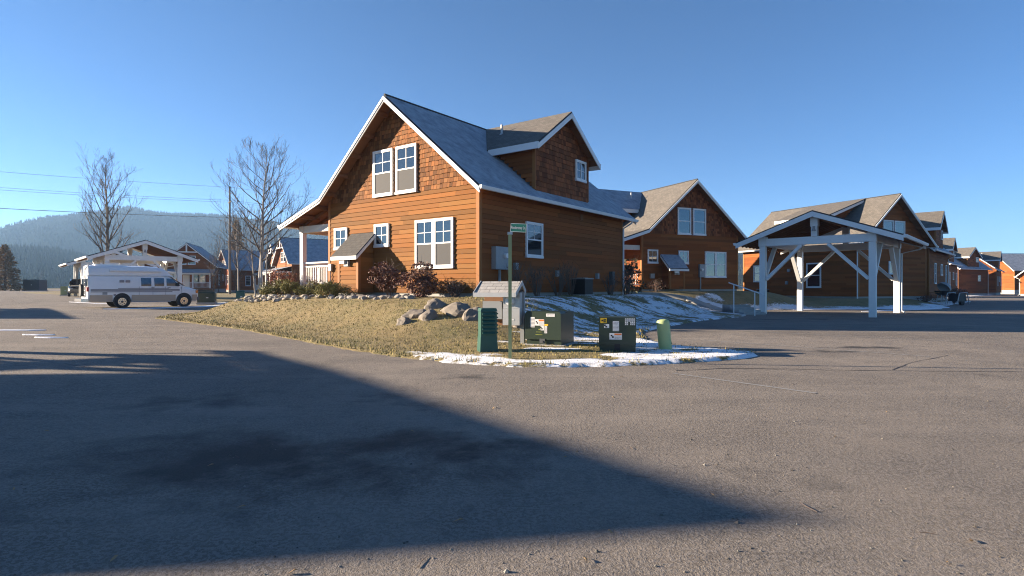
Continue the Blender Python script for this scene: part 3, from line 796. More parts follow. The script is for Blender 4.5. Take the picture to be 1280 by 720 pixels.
make_house('h1', 'nearest cedar house with sunlit gable, brown shingle dormer and front shrubs', H['h1'][2], *H['h1'][:2], porch=True, dormers=(1,), closet=True, windows='main', seed=11)
make_house('h2', 'shaded cedar house behind the handrail with lean-to closet on its gable', H['h2'][2], *H['h2'][:2], porch=True, dormers=(-1,), closet=True, windows='main', seed=12, L=14.5)
make_house('h3', 'cedar house directly behind the white carport with a low shed dormer', H['h3'][2], *H['h3'][:2], shakes=False, windows='h3', shed_dormer=True, seed=13)
make_house('h4', 'cedar house whose dormer peeks over the right rake behind the white carport', H['h4'][2], *H['h4'][:2], dormers=(1,), windows='far', fine=False, seed=14)
make_house('h5', 'second dormered cedar house down the lane, lit orange along its front corner', H['h5'][2], *H['h5'][:2], dormers=(1,), windows='far', fine=False, seed=15)
make_house('h6', 'cedar house at the lane end with its eave side and square window facing us', H['h6'][2], *H['h6'][:2], dormers=(1,), windows='one', fine=False, seed=16)
make_house('h7', 'cedar house just past the lane end with snowy eave and dormer seen edge on', H['h7'][2], *H['h7'][:2], dormers=(1,), windows='far', fine=False, seed=17)
make_house('h8', 'far cedar house with sunlit orange gable at the right edge', .7, (104.6, 124), (0.02, -1), windows=False, fine=False, shakes=False, seed=18, zs=.4)
make_house('h9', 'small sunlit cedar garage at the far right edge of the lane', .1, (84.6, 92.6), (.4, -.9), windows=False, fine=False, shakes=False, seed=19, RZ=5.6, L=6, HW=2.4, name='garage')
make_house('l1', 'dark gabled house with white porch posts right of the left carport', 1.0, (-51.2, 90.8), (.95, .3), windows='far', fine=False, shakes=False, seed=21, front_porch=True, zs=.1)
make_house('l2', 'distant blue-roofed house with narrow sunlit gable behind the small birches', .75, (-52.4, 105), (.66, -.75), windows='far', fine=False, dormers=(), seed=22, front_porch=False)
make_house('l3', 'blue-roofed house seen through the porch of the nearest house', .5, (-31.7, 80), (.59, -.81), windows='far', fine=False, seed=23, front_porch=True)
make_house('l4', 'narrow gabled house tucked left of the blue roof seen by the porch', .6, (-37.8, 91.6), (.59, -.81), windows='far', fine=False, seed=24, front_porch=True)

# ------------------------------------------------------------------ carports
def make_carport():
    t = thing('carport', 'x', 'carport', group='white timber carports')
    hw, D, zb = 2.35, 6.2, 3.37
    for x in (-hw, hw):
        for y in (0, D):
            mb = MB(); mb.box((x-.135, y-.135, -.35), (x+.135, y+.135, zb-.004)); mb.box((x-.17, y-.17, zb), (x+.17, y+.17, zb+.46)); mb.build('post', M['white'], t, bevel=.012)
    for y in (0, D):
        mb = MB(); mb.box((-hw+.175, y-.1, zb), (hw-.175, y+.1, zb+.36)); mb.build('tie_beam', M['white'], t)
        mb = MB(); mb.box((-.13, y-.13, zb+.363), (.13, y+.13, 4.62)); mb.box((-.16, y-.16, 4.2), (.16, y+.16, 4.62)); mb.build('king_post', M['white'], t)
        for s in (-1, 1):
            mb = MB(); mb.beam((s*(hw-.16), y, 1.72), (s*(hw-1.78), y, zb-.01), .14, .19, (0, 1, 0)); mb.build('brace', M['white'], t)
    for s in (-1, 1):
        mb = MB(); mb.box((s*hw-.1, .18, zb+.02), (s*hw+.1, D-.18, zb+.36)); mb.build('side_beam', M['white'], t)
        for y, q in ((0, 1), (D, -1)):
            mb = MB(); mb.beam((s*hw, y+q*.16, 1.72), (s*hw, y+q*1.75, zb+.01), .14, .19, (1, 0, 0)); mb.build('brace', M['white'], t)
    apex, ez, k = 4.93, 3.60, 3.55; y0, y1 = -.42, D+.42
    mb = MB()
    roof_slab(mb, [(0, apex), (k, ez)], y0, y1, .06, [1], 2); roof_slab(mb, [(0, apex), (-k, ez)], y0, y1, .06, [0], 2)
    mb.build('roof', [M['roof'], M['roof_frost'], M['roofedge']], t)
    mb = MB()
    for s in (-1, 1):
        mb.face([(0, y0+.02, apex-.068), (s*k, y0+.02, ez-.068), (s*k, y1-.02, ez-.068), (0, y1-.02, apex-.068)])
        for i in range(12):
            y = .25+i*.52; mb.beam((s*.05, y, apex-.16), (s*(k-.05), y, ez-.155), .05, .15)
    mb.box((-.06, 0, 4.62), (.06, D, 4.84))
    mb.build('ceiling', M['soffit'], t)
    for y, q in ((y0, -1), (y1, 1)):
        mb = MB(); mb.prism([(-k, y, ez-.062), (0, y, apex-.062), (k, y, ez-.062), (k, y, ez-.30), (0, y, apex-.30), (-k, y, ez-.30)], (0, q*.04, 0)); mb.build('bargeboard', M['white'], t)
    for s in (-1, 1):
        mb = MB(); mb.prism([(s*(k+a), y0-.04, ez+b) for a, b in ((0, -.02), (.12, -.02), (.13, -.04), (.09, -.15), (0, -.15))], (0, y1-y0+.08, 0)); mb.build('gutter', M['white'], t)
    mb = MB(); mb.tube([(k+.06, D-.1, ez-.12), (k-.2, D-.1, ez-.32), (hw+.22, D-.05, ez-.5), (hw+.22, D-.05, .12), (hw+.35, D-.15, .05)], .04, 6); mb.build('downspout', M['white'], t)
    mb = MB(); mb.tube([(0, -.18, 4.12), (0, -.18, 3.98)], [.05, .1], 8); mb.box((-.05, -.19, 4.08), (.05, -.12, 4.2)); mb.build('lamp', M['grey'], t)
    return t
cp = make_carport()
spots = [((14.26, 27.13), (.743, -.669), 'white timber carport on the right before the cedar house'),
         ((-27.8, 43.6), (.74, .672), 'white carport on the left rising over the camper van'),
         ((-38.2, 55.2), (.74, .672), 'farther white carport behind the left one with a dark car at it'),
         ((-18.45, 5.95), (.80, .60), 'white carport out of frame casting the foreground shadow'),
         ((-35.8, 24.2), (.74, .672), 'white carport out of frame casting the middle left shadow')]
for i, ((x, y), (gx, gy), lab) in enumerate(spots):
    o = cp if i == 0 else copy_tree(cp)
    o.location = (x, y, 0); o.rotation_euler = (0, 0, math.atan2(gy, gx)); o['label'] = lab

# ------------------------------------------------------------------ camper van and dark car
def loft(mb, stations, mi=0, close=True):
    """stations: (x, [(y, z)...]) half sections from the bottom edge to the centre top; mirrored"""
    n = len(stations[0][1]); rings = []
    for x, h in stations:
        rings.append([(x, -y, z) for y, z in h] + [(x, y, z) for y, z in h[::-1]])
    m = 2*n; V = [p for r_ in rings for p in r_]; F = []
    for i in range(len(rings)-1):
        for k in range(m-1): F.append((i*m+k, i*m+k+1, (i+1)*m+k+1, (i+1)*m+k))
        F.append((i*m+m-1, i*m, (i+1)*m, (i+1)*m+m-1))
    if close:
        F.append(tuple(range(m))[::-1]); F.append(tuple((len(rings)-1)*m+k for k in range(m)))
    mb.mesh(V, F, mi=mi)
def wheel(parent, x, y, r, w, side):
    mb = MB(); mb.tube([(x, y-w/2, r), (x, y-w/2+.03, r), (x, y+w/2-.03, r), (x, y+w/2, r)], [r*.93, r, r, r*.93], 28)
    wh = mb.build('wheel', M['rubber'], parent)
    mb = MB(); ye = y+side*(w/2+.004); mb.tube([(x, ye-side*.02, r), (x, ye, r)], [r*.66, r*.62], 24)
    mb.build('rim', M['chrome'], wh)
    mb = MB()
    for k in range(8):
        a = k*math.pi/4; mb.tube([(x+math.cos(a)*r*.42, ye, r+math.sin(a)*r*.42), (x+math.cos(a)*r*.42, ye+side*.006, r+math.sin(a)*r*.42)], r*.075, 8)
    mb.tube([(x, ye, r), (x, ye+side*.05, r)], [r*.2, r*.16], 12); mb.build('hub', M['dgrey'], wh)
    return wh
van = thing('camper_van', 'white and beige high-top camper van parked at the lawn edge under the left carport', 'camper van', (-22.05, 32.25, road_z(-22)), R(45)); van.scale = (.94, 1, .975)
LOW = [(.86, .34), (.95, .42), (.985, .62), (.99, 1.0), (.975, 1.2), (.93, 1.5), (.87, 1.74), (.78, 1.80), (0, 1.82)]
def sec(fz, fy=1, zt=1.82, zb=.34):
    return [(y*fy, zb+(z-.34)*(zt-zb)/1.48) for y, z in LOW]
HOOD = lambda zt, fy, zb=.34: [(.86*fy, zb), (.95*fy, zb+.08), (.985*fy, zb+.22), (.985*fy, zb+(zt-zb)*.62), (.97*fy, zb+(zt-zb)*.75), (.94*fy, zb+(zt-zb)*.88), (.86*fy, zb+(zt-zb)*.96), (.7*fy, zt-.005), (0, zt+.02)]
mb = MB()
loft(mb, [(-1.62, sec(1, .97, 1.80, .40)), (-1.5, sec(1)), (0, sec(1)), (1.2, sec(1)), (2.35, sec(1)), (2.5, sec(1, 1, 1.79)), (2.95, HOOD(1.48, 1)), (3.3, HOOD(1.20, 1)), (3.7, HOOD(1.12, .97)), (4.0, HOOD(1.03, .93)), (4.08, HOOD(.92, .88, .42))])
body = mb.build('body', M['vanwhite'], van, smooth=False)
mb = MB()
TOP = [(.80, 1.79), (.86, 1.83), (.85, 2.0), (.80, 2.2), (.68, 2.33), (.4, 2.38), (0, 2.39)]
def tp(f, zt): return [(y*(1 if i < 2 else f), 1.79+(z-1.79)*zt) for i, (y, z) in enumerate(TOP)]
loft(mb, [(-1.58, tp(.96, .96)), (-1.45, tp(1, 1)), (1.2, tp(1, 1)), (1.9, tp(.98, .95)), (2.3, tp(.95, .7)), (2.6, tp(.9, .22)), (2.7, tp(.88, .06))])
mb.build('raised_roof', M['vanwhite'], van)
mb = MB(); mb.box((-1.2, -.45, 2.37), (.1, .45, 2.45)); mb.build('roof_pod', M['vanwhite'], van, bevel=.03)
mb = MB(); mb.tube([(-.6, -.875, 2.08), (2.0, -.875, 2.08)], .07, 10); mb.box((-.6, -.86, 2.0), (2.0, -.80, 2.15)); mb.build('awning', M['vanwhite'], van)
for s in (-1, 1):
    mb = MB()
    for a, b in ((-1.55, -.47), (.47, 2.78), (3.72, 3.98)): mb.box((a, s*.955, .36), (b, s*1.0, .72))
    mb.build('lower_trim', M['beige'], van)
    mb = MB()
    for a, b, z, w in ((-1.5, 3.0, 1.0, .05), (-1.5, 2.6, .90, .025), (-.2, 2.4, 1.09, .02)): mb.box((a, s*.985, z-w), (b, s*1.0005, z+w))
    mb.build('side_stripe', M['stripe'], van)
    for a, b in ((.93, 1.50), (1.62, 2.18)):
        mb = MB(); f = lambda z: s*(.975-(z-1.2)*.165+.014)
        mb.prism([(a+.03, f(1.22), 1.22), (b-.02, f(1.22), 1.22), (b-.02, f(1.69), 1.69), (a+.03, f(1.69), 1.69)], (0, -s*.012, 0)); mb.build('side_window', M['glass'], van)
        mb = MB(); f = lambda z: s*(.975-(z-1.2)*.165+.014)
    mb.prism([(2.30, f(1.24), 1.24), (3.05, f(1.24), 1.24), (2.62, f(1.66), 1.66), (2.30, f(1.68), 1.68)], (0, -s*.012, 0)); mb.build('side_window', M['glass'], van)
    mb = MB(); mb.beam((2.88, s*.98, 1.28), (2.9, s*1.13, 1.30), .04, .04); mb.box((2.84, s*1.05, 1.22), (2.92, s*1.25, 1.44)); mb.build('wing_mirror', M['black'], van, bevel=.015)
    mb = MB()
    for x, z0, z1 in ((.85, .62, 1.74), (1.56, .62, 1.74), (2.24, .62, 1.74), (3.12, .62, 1.2)): mb.box((x-.006, s*.96, z0), (x+.006, s*.9945, min(z1, 1.2)))
    mb.build('door_seam', M['dgrey'], van)
    mb = MB()
    for x in (1.48, 2.34): mb.box((x, s*.985, 1.10), (x+.16, s*1.01, 1.14))
    mb.build('door_handle', M['black'], van)
    for x in (0, 3.25): mb = MB(); mb.tube([(x, s*.90, .40), (x, s*.993, .40)], .43, 24); mb.build('wheel_arch', M['black'], van)
    mb = MB(); mb.box((-.45+.9, s*.9, .30), (2.5, s*1.02, .36)); mb.build('running_board', M['grey'], van)
    for x in (0, 3.25): wheel(van, x, s*.90, .345, .22, s)
    mb = MB(); mb.box((4.0, s*.55, .82), (4.09, s*.86, 1.0)); mb.build('headlight', M['label'], van, bevel=.02)
    mb = MB(); mb.box((3.93, s*.80, .80), (4.06, s*.945, .98)); mb.build('turn_signal', M['amber'], van, bevel=.02)
    mb = MB(); mb.box((-1.67, s*.80, .92), (-1.58, s*.97, 1.16)); mb.build('tail_light', M['redlens'], van)
mb = MB(); mb.box((-.95, -1.0, .74), (-.72, -.975, .90)); mb.build('hatch', M['grey'], van)
mb = MB(); mb.box((-.42, -.99, .66), (-.3, -.97, .78)); mb.build('fuel_cap', M['stripe'], van)
mb = MB()
for x in (-.12, .18): mb.box((x, -.985, 1.42), (x+.22, -.93, 1.56))
mb.build('vent', M['stripe'], van)
mb = MB(); mb.prism([(2.58, -.78, 1.76), (2.58, .78, 1.76), (3.32, .86, 1.24), (3.32, -.86, 1.24)], (.012, 0, .016)); mb.build('windscreen', M['glass'], van)
mb = MB(); mb.box((3.86, -.97, .36), (4.12, .97, .57)); mb.build('front_bumper', M['dgrey'], van, bevel=.05)
mb = MB(); mb.box((-1.95, -.98, .36), (-1.6, .98, .52)); mb.build('rear_bumper', M['chrome'], van, bevel=.03)
mb = MB(); mb.tube([(-1.80, .3, .98), (-1.62, .3, .98)], .35, 20); mb.build('spare_wheel', M['rubber'], van)
mb = MB()
for y in (-.62, -.32): mb.tube([(-1.68, y, .6), (-1.70, y, 2.1), (-1.5, y, 2.42)], .02, 6)
for i in range(7): mb.tube([(-1.69, -.62, .75+i*.22), (-1.69, -.32, .75+i*.22)], .015, 6)
mb.build('ladder', M['galv'], van)
mb = MB(); mb.box((-1.635, -.86, 1.2), (-1.60, .86, 1.62)); mb.build('rear_window', M['glass'], van)

car = thing('parked_car', 'dark car nose-out behind the camper van at the far carport', 'car', (-43.3, 57.6, road_z(-43)), R(-52))
CS = lambda w, zt, zb=.3: [(.80*w, zb), (.88*w, zb+.1), (.9*w, (zb+zt)/2), (.86*w, zt-.06), (.74*w, zt), (0, zt+.02)]
mb = MB(); loft(mb, [(-2.2, CS(.9, .95, .4)), (-2.1, CS(1, 1.02)), (-1, CS(1, 1.05)), (.8, CS(1, 1.04)), (1.9, CS(.97, .92)), (2.25, CS(.85, .75, .4))]); mb.build('body', M['carpaint'], car)
CB = lambda w, zt: [(.86*w, 1.0), (.85*w, 1.1), (.80*w, 1.3), (.74*w, zt-.05), (.62*w, zt), (0, zt+.01)]
mb = MB(); loft(mb, [(-2.0, CB(.96, 1.1)), (-1.7, CB(.97, 1.62)), (-.2, CB(.98, 1.7)), (.5, CB(.96, 1.6)), (1.15, CB(.97, 1.08))]); mb.build('cabin', M['glass'], car)
mb = MB(); mb.box((-1.65, -.60, 1.67), (.35, .60, 1.74)); mb.build('roof', M['carpaint'], car, bevel=.02)
for x in (-1.4, 1.4):
    for s in (-1, 1): wheel(car, x, s*.8, .33, .2, s)
for s in (-1, 1):
    mb = MB(); mb.box((2.1, s*.5, .66), (2.22, s*.76, .8)); mb.build('headlight', M['label'], car, bevel=.02)

# ------------------------------------------------------------------ utility boxes, sign, pedestals
def place(x, y, sink=.02): return (x, y, gz(x, y)-sink)
def scribble(mb, x0, x1, z0, z1, y, r, rows, mi):
    for i in range(rows):
        z = z1-(i+.5)*(z1-z0)/rows; u = x0
        while u < x1-.004:
            w = r.uniform(.006, .022); mb.box((u, y, z-.25*(z1-z0)/rows), (min(u+w, x1), y-.0015, z+.22*(z1-z0)/rows), mi); u += w+.006
# wide transformer
rr = random.Random(5)
b = thing('transformer_box', 'wide dark green transformer box with stickers, nearest the sign pole', 'utility box', place(.80, 12.35), R(-24))
b.location.x = .66; b.scale = (.88, .9, 1)
W_, D_ = .92, 1.0
mb = MB(); mb.box((-.52, -.06, -.15), (.56, D_+.08, .035)); mb.build('concrete_pad', M['concrete'], b, bevel=.01)
mb = MB(); mb.box((-.44, .05, .035), (.46, D_, .14)); mb.build('base', M['dgreen'], b)
mb = MB(); mb.prism([(-.47, 0, .14), (.46, 0, .14), (.46, 0, .70), (.42, 0, .745), (-.42, 0, .745), (-.47, 0, .69)], (0, .42, 0)); mb.build('front_hood', M['dgreen'], b, bevel=.018)
mb = MB(); mb.box((-.455, .423, .10), (.455, D_, .725)); mb.build('tank', M['dgreen'], b, bevel=.012)
mb = MB(); mb.box((-.08, -.014, .06), (.06, .004, .16)); mb.tube([(0, -.014, .10), (0, -.04, .10)], .018, 8); mb.build('latch', M['dgrey'], b)
def sticker(parent, x0, x1, z0, z1, col='label', rows=0, band=None, y=-.003, sym=False):
    mb = MB(); mb.box((x0, y, z0), (x1, y-.003, z1)); 
    if band: mb.box((x0+(x1-x0)*.4, y-.003, z1-(z1-z0)*.3), (x1-.006, y-.0045, z1-.006), 1)
    if rows: scribble(mb, x0+(x1-x0)*(.42 if sym else .08), x1-.008, z0+.006, z1-((z1-z0)*.34 if band else .008), y-.003, rr, rows, 2)
    if sym:
        zc = (z0+z1)/2; xc = x0+(x1-x0)*.2; mb.box((xc-.025, y-.003, zc), (xc+.01, y-.0045, zc+.03), 3); mb.box((xc, y-.003, zc-.03), (xc+.035, y-.0045, zc+.003), 3)
    mb.build('sticker', [M[col], M['orange'], M['stripe'], M['black']], parent)
sticker(b, -.33, -.21, .40, .62, rows=7); sticker(b, -.205, .04, .44, .575, rows=4, band=1, sym=True)
sticker(b, -.055, .03, .34, .435, sym=True); sticker(b, .045, .115, .28, .43, rows=6); sticker(b, .09, .31, .635, .70, rows=2)
sticker(b, .045, .14, .44, .475, 'yellow')
mb = MB(); scribble(mb, -.17, -.03, .29, .315, -.003, rr, 1, 0); scribble(mb, -.19, -.01, .23, .26, -.003, rr, 1, 0); mb.box((-.11, -.003, .345), (-.07, -.0045, .37)); mb.build('stencil', M['olive'], b)

b = thing('transformer_box', 'upright dark green transformer box with yellow sticker beside the light green post', 'utility box', place(2.06, 11.25), R(-9))
mb = MB(); mb.box((-.35, .03, -.2), (.35, .72, .16)); mb.build('base', M['dgreen'], b)
mb = MB(); mb.box((-.36, 0, .165), (.355, .5, .70)); mb.build('front_hood', M['dgreen'], b, bevel=.014)
mb = MB(); mb.box((-.35, .503, .165), (.345, .74, .68)); mb.build('tank', M['dgreen'], b, bevel=.012)
mb = MB(); mb.box((-.06, -.012, .05), (.05, .01, .18)); mb.tube([(0, -.012, .10), (0, -.045, .10)], .022, 10); mb.build('latch', M['black'], b)
mb = MB(); mb.box((-.33, -.002, .585), (-.205, -.006, .685), 0)
for q in ((-.31, -.275, .62, .65), (-.27, -.225, .60, .622), (-.268, -.25, .63, .668), (-.245, -.225, .635, .665)): mb.box((q[0], -.006, q[2]), (q[1], -.0075, q[3]), 1)
mb.build('sticker', [M['yellow'], M['black']], b)
sticker(b, -.255, -.16, .49, .565, sym=True, y=-.002); sticker(b, -.09, .03, .43, .625, rows=7, y=-.002); sticker(b, -.155, .085, .265, .39, rows=3, band=1, sym=True, y=-.002)
mb = MB()
for i in range(6): mb.box((.145+i*.033, -.002, .62), (.17+i*.033, -.005, .68)) ; mb.box((.15+i*.033, -.005, .635), (.163+i*.033, -.0065, .665), 1)
for i in (0, 1, 3, 4, 5): mb.box((.145+i*.033, -.002, .55), (.17+i*.033, -.005, .61)); mb.box((.15+i*.033, -.005, .565), (.163+i*.033, -.0065, .595), 1)
mb.build('sticker', [M['label'], M['stripe']], b)

b = thing('cable_post', 'light green round-topped cable post leaning slightly at the snowy island tip', 'utility post', place(3.13, 11.75), 0)
b.rotation_euler = (R(-2), R(-4.5), R(20))
mb = MB(); n = 20; pr = [(.135*math.cos(2*math.pi*k/n), .125*math.sin(2*math.pi*k/n)) for k in range(n)]
def ring(s_, z): return [(x*s_, y*s_, z) for x, y in pr]
rings = [ring(1, -.1), ring(1, .54), ring(.97, .59), ring(.85, .62), ring(.5, .637)]
V = [p for q in rings for p in q]; F = [(i*n+k, i*n+(k+1) % n, (i+1)*n+(k+1) % n, (i+1)*n+k) for i in range(4) for k in range(n)]+[tuple(4*n+k for k in range(n))]
mb.mesh(V, F); mb.build('shell', M['lgreen'], b, smooth=True)
mb = MB(); mb.box((.128, -.01, .0), (.139, .01, .56)); mb.build('seam', M['lgreen'], b)
b['label'] = 'light green round-topped cable post leaning slightly at the snowy island tip'

# dark teal louvred telephone pedestal
b = thing('louvred_pedestal', 'dark teal green louvred pedestal standing left of the sign pole', 'utility pedestal', place(-.49, 11.5), R(14)); b.scale = (1, 1, 1.30)
mb = MB(); mb.box((-.16, -.15, -.1), (.16, .15, .62)); mb.prism([(-.185, -.175, -.05), (.185, -.175, -.05), (.165, -.155, .24), (-.165, -.155, .24)], (0, .33, 0)); mb.build('body', M['teal'], b, bevel=.012)
mb = MB(); mb.prism([(-.17, -.165, .625), (.17, -.165, .625), (.15, -.15, .675), (-.15, -.15, .675)], (0, .32, 0)); mb.build('lid', M['teal'], b, bevel=.01)
for i in range(6):
    mb = MB(); z = .29+i*.058; mb.prism([(-.135, -.152, z), (-.135, -.195, z), (-.135, -.175, z+.022), (-.135, -.152, z+.03)], (.25, 0, 0)); mb.build('louvre', M['teal'], b)
for i in range(6):
    mb = MB(); z = .29+i*.058; mb.prism([(.163, -.12, z), (.195, -.12, z), (.185, -.12, z+.022), (.163, -.12, z+.03)], (0, .24, 0)); mb.build('louvre', M['teal'], b)

# meter pedestal with a little shingled roof
b = thing('meter_stand', 'plywood meter stand with grey boxes under a small shingled roof', 'meter stand', place(-.20, 12.9), R(-20)); b.scale = (.93, .95, .96)
for x in (-.42, .50):
    mb = MB(); mb.box((x-.045, -.045, -.2), (x+.045, .045, 1.18)); mb.build('post', M['grey'] if x > 0 else M['logwood'], b)
mb = MB(); mb.box((-.43, -.085, .40), (.40, -.047, 1.18)); mb.build('backboard', M['logwood'], b)
mb = MB(); mb.box((-.43, -.24, .55), (.06, -.088, .96)); mb.build('cabinet', M['grey'], b, bevel=.012)
mb = MB(); mb.box((.10, -.25, .80), (.52, -.088, 1.16)); mb.box((.10, -.28, .42), (.52, -.088, .797)); mb.build('meter_cabinet', M['galv'], b, bevel=.012)
mb = MB(); mb.tube([(.27, -.25, .97), (.27, -.33, .97)], .095, 18); mb.tube([(.27, -.252, .97), (.27, -.265, .97)], .12, 18); mb.build('meter_dial', M['label'], b)
mb = MB(); mb.box((.24, -.283, .53), (.38, -.285, .56)); mb.build('sticker', M['label'], b)
mb = MB()
e0, e1 = -.56, .46
mb.face([(e0, -.42, 1.155), (e1, -.42, 1.155), (e1-.02, 0, 1.42), (e0+.02, 0, 1.42)], [(0, 0), (1.28, 0), (1.28, .52), (0, .52)], mi=0)
mb.face([(e1, .26, 1.22), (e0, .26, 1.22), (e0+.02, 0, 1.42), (e1-.02, 0, 1.42)], [(0, 0), (1.28, 0), (1.28, .52), (0, .52)], mi=0)
for x in (e0, e1): mb.face([(x, -.42, 1.125), (x, -.42, 1.155), (x, 0, 1.42), (x, .26, 1.22), (x, .26, 1.19), (x, 0, 1.38)], mi=1)
mb.face([(e0, -.42, 1.125), (e1, -.42, 1.125), (e1, 0, 1.38), (e0, 0, 1.38)], mi=1); mb.face([(e0, -.42, 1.1249), (e1, -.42, 1.1249), (e1, -.42, 1.155), (e0, -.42, 1.155)], mi=1)
M['smallroof'] = roofmat('weathered_grey_shingles', (.42, .40, .37), (.33, .315, .295))
mb.build('roof', [M['smallroof'], M['roofedge']], b)
mb = MB(); mb.box((e0-.005, -.425, 1.06), (e1+.005, -.45, 1.16))
for x, s in ((e0-.008, -1), (e1+.008, 1)):
    mb.prism([(x, -.45, 1.06), (x, -.45, 1.165), (x, 0, 1.435), (x, .28, 1.22), (x, .28, 1.11), (x, 0, 1.33)], (s*.022, 0, 0))
mb.build('fascia', M['galv'], b)

# street sign
b = thing('street_sign', 'green street name sign on a thin olive pole at the kerb', 'street sign', place(-.035, 10.25), 0)
mb = MB(); mb.box((-.03, -.03, -.3), (.03, .03, 2.27)); mb.build('pole', M['polegreen'], b, bevel=.006)
bl = MB(); bl.box((-.135, -.006, 2.275), (.155, .006, 2.43)); 
sb = bl.build('sign_plate', M['signgreen'], b); sb.rotation_euler = (0, 0, R(-35)); sb.rotation_euler = (0, R(3.5), R(-12)); sb.location.x = -.0
bd = MB()
for q in ((-.132, .152, 2.278, 2.284), (-.132, .152, 2.421, 2.427), (-.132, -.126, 2.284, 2.421), (.146, .152, 2.284, 2.421)): bd.box((q[0], -.0062, q[2]), (q[1], -.0078, q[3]))
bd.build('sign_border', M['label'], sb)
fc = bpy.data.curves.new('lettering', 'FONT'); fc.body = 'Ponderosay Ln.'; fc.size = .078; fc.extrude = .0008; fc.align_x = 'CENTER'; fc.align_y = 'CENTER'
tmp = bpy.data.objects.new('tmp', fc); C.objects.link(tmp); bpy.context.view_layer.update()
me = bpy.data.meshes.new_from_object(tmp.evaluated_get(bpy.context.evaluated_depsgraph_get())); bpy.data.objects.remove(tmp)
wd = max(v.co.x for v in me.vertices)-min(v.co.x for v in me.vertices); k = .262/wd
for v in me.vertices: v.co = (v.co.x*k, v.co.y*1.0, v.co.z)
me.materials.clear(); me.materials.append(M['label']); me.name = 'lettering'
lt = bpy.data.objects.new('lettering', me); C.objects.link(lt); lt.parent = sb; lt.location = (.01, -.0075, 2.353); lt.rotation_euler = (R(90), 0, 0)
mb = MB(); mb.box((-.045, -.04, 2.23), (.045, .04, 2.275)); mb.build('bracket', M['galv'], b)

# far boxes on the left
def simple_box(label, x, y, w, d, h, mat, rz=0., cat='utility box', lid=True):
    b = thing('utility_box', label, cat, (x, y, gz(x, y)-.03), rz)
    mb = MB(); mb.box((-w/2-.05, -d/2-.05, 0), (w/2+.05, d/2+.05, .12)); mb.build('base', M['concrete'], b)
    mb = MB(); mb.box((-w/2, -d/2, .123), (w/2, d/2, h*.9)); mb.build('cabinet', mat, b, bevel=.02)
    mb = MB(); mb.prism([(-w/2-.03, -d/2-.03, h*.9+.003), (w/2+.03, -d/2-.03, h*.9+.003), (w/2-.03, -d/2, h), (-w/2+.03, -d/2, h)], (0, d+.03, 0)); mb.build('lid', mat, b, bevel=.015)
    mb = MB(); mb.box((.0, -d/2-.003, h*.5), (.14, -d/2-.012, h*.56)); mb.build('sticker', M['label'], b)
    return b
simple_box('dark green transformer box on the grass just right of the camper van', -20.6, 38.9, 1.05, .9, .82, M['dgreen'], R(20))
simple_box('tall teal green pedestal on the grass left of the birch trunks', -19.7, 41.8, .55, .5, .95, M['teal'], R(20))
simple_box('dark grey bin-like box at the foot of the birch trunks', -18.5, 43.6, .55, .5, .85, M['dgrey'], R(20))
simple_box('lone dark box far away on the left road skyline', -77, 93, 2.6, 1.6, 1.8, M['dgrey'], 0)
simple_box('small olive box beside the dark car at the far carport', -46.5, 60, .7, .6, 1.0, M['polegreen'], R(20))

# air conditioners
def aircon(label, x, y, rz):
    b = thing('air_conditioner', label, 'air conditioner', (x, y, gz(x, y)-.02), rz); b.scale = (.8, .8, .85)
    mb = MB(); mb.box((-.46, -.46, 0), (.46, .46, .08)); mb.build('concrete_pad', M['concrete'], b)
    mb = MB()
    for i in range(13): mb.box((-.41, -.41, .10+i*.052), (.41, .41, .135+i*.052))
    mb.box((-.385, -.385, .083), (.385, .385, .79)); mb.build('louvred_casing', M['black'], b)
    mb = MB(); mb.box((-.43, -.43, .793), (.43, .43, .84)); mb.tube([(0, 0, .843), (0, 0, .86)], .3, 16); mb.build('top_cover', M['grey'], b, bevel=.015)
g1 = Vector((.803, -.596)); s1 = Vector((.596, .803))
def h1(lx, ly): p = Vector((-4.292, 21.284))+g1*lx+s1*ly; return p.x, p.y
x, y = h1(4.72, 5.5); aircon('dark louvred air conditioner beside the shaded wall of the nearest house', x, y, math.atan2(g1.y, g1.x))
x, y = 24.9-.417*7.6-.909*.9, 41.5+.909*7.6-.417*.9; aircon('dark air conditioner by the long wall seen under the white carport', x, y, R(24))

# handrail and steps beside the carport
b = thing('handrail', 'white metal handrail rising beside the steps left of the carport', 'handrail', (11.05, 27.0, gz(11.05, 27.0)), 0)
zb0 = b.location.z
mb = MB(); mb.tube([(.35, -.9, 0.95), (-.05, 2.2, 1.52)], .03, 8); mb.build('top_rail', M['white'], b)
mb = MB(); mb.tube([(.2, -.3, -.2), (.2, -.3, 1.05)], .03, 8); mb.build('post', M['white'], b)
mb = MB(); mb.tube([(-.0, 1.7, -.1), (-.0, 1.7, 1.42)], .03, 8); mb.build('post', M['white'], b)
b = thing('steps', 'concrete steps climbing past the handrail towards the second house', 'steps', (11.9, 28.6, 0), R(8))
for i in range(4):
    mb = MB(); mb.box((-.7, -.5+i*.45, -.1), (.45, 1.6, .10+i*.11)); mb.build('tread', M['concrete'], b, bevel=.01)
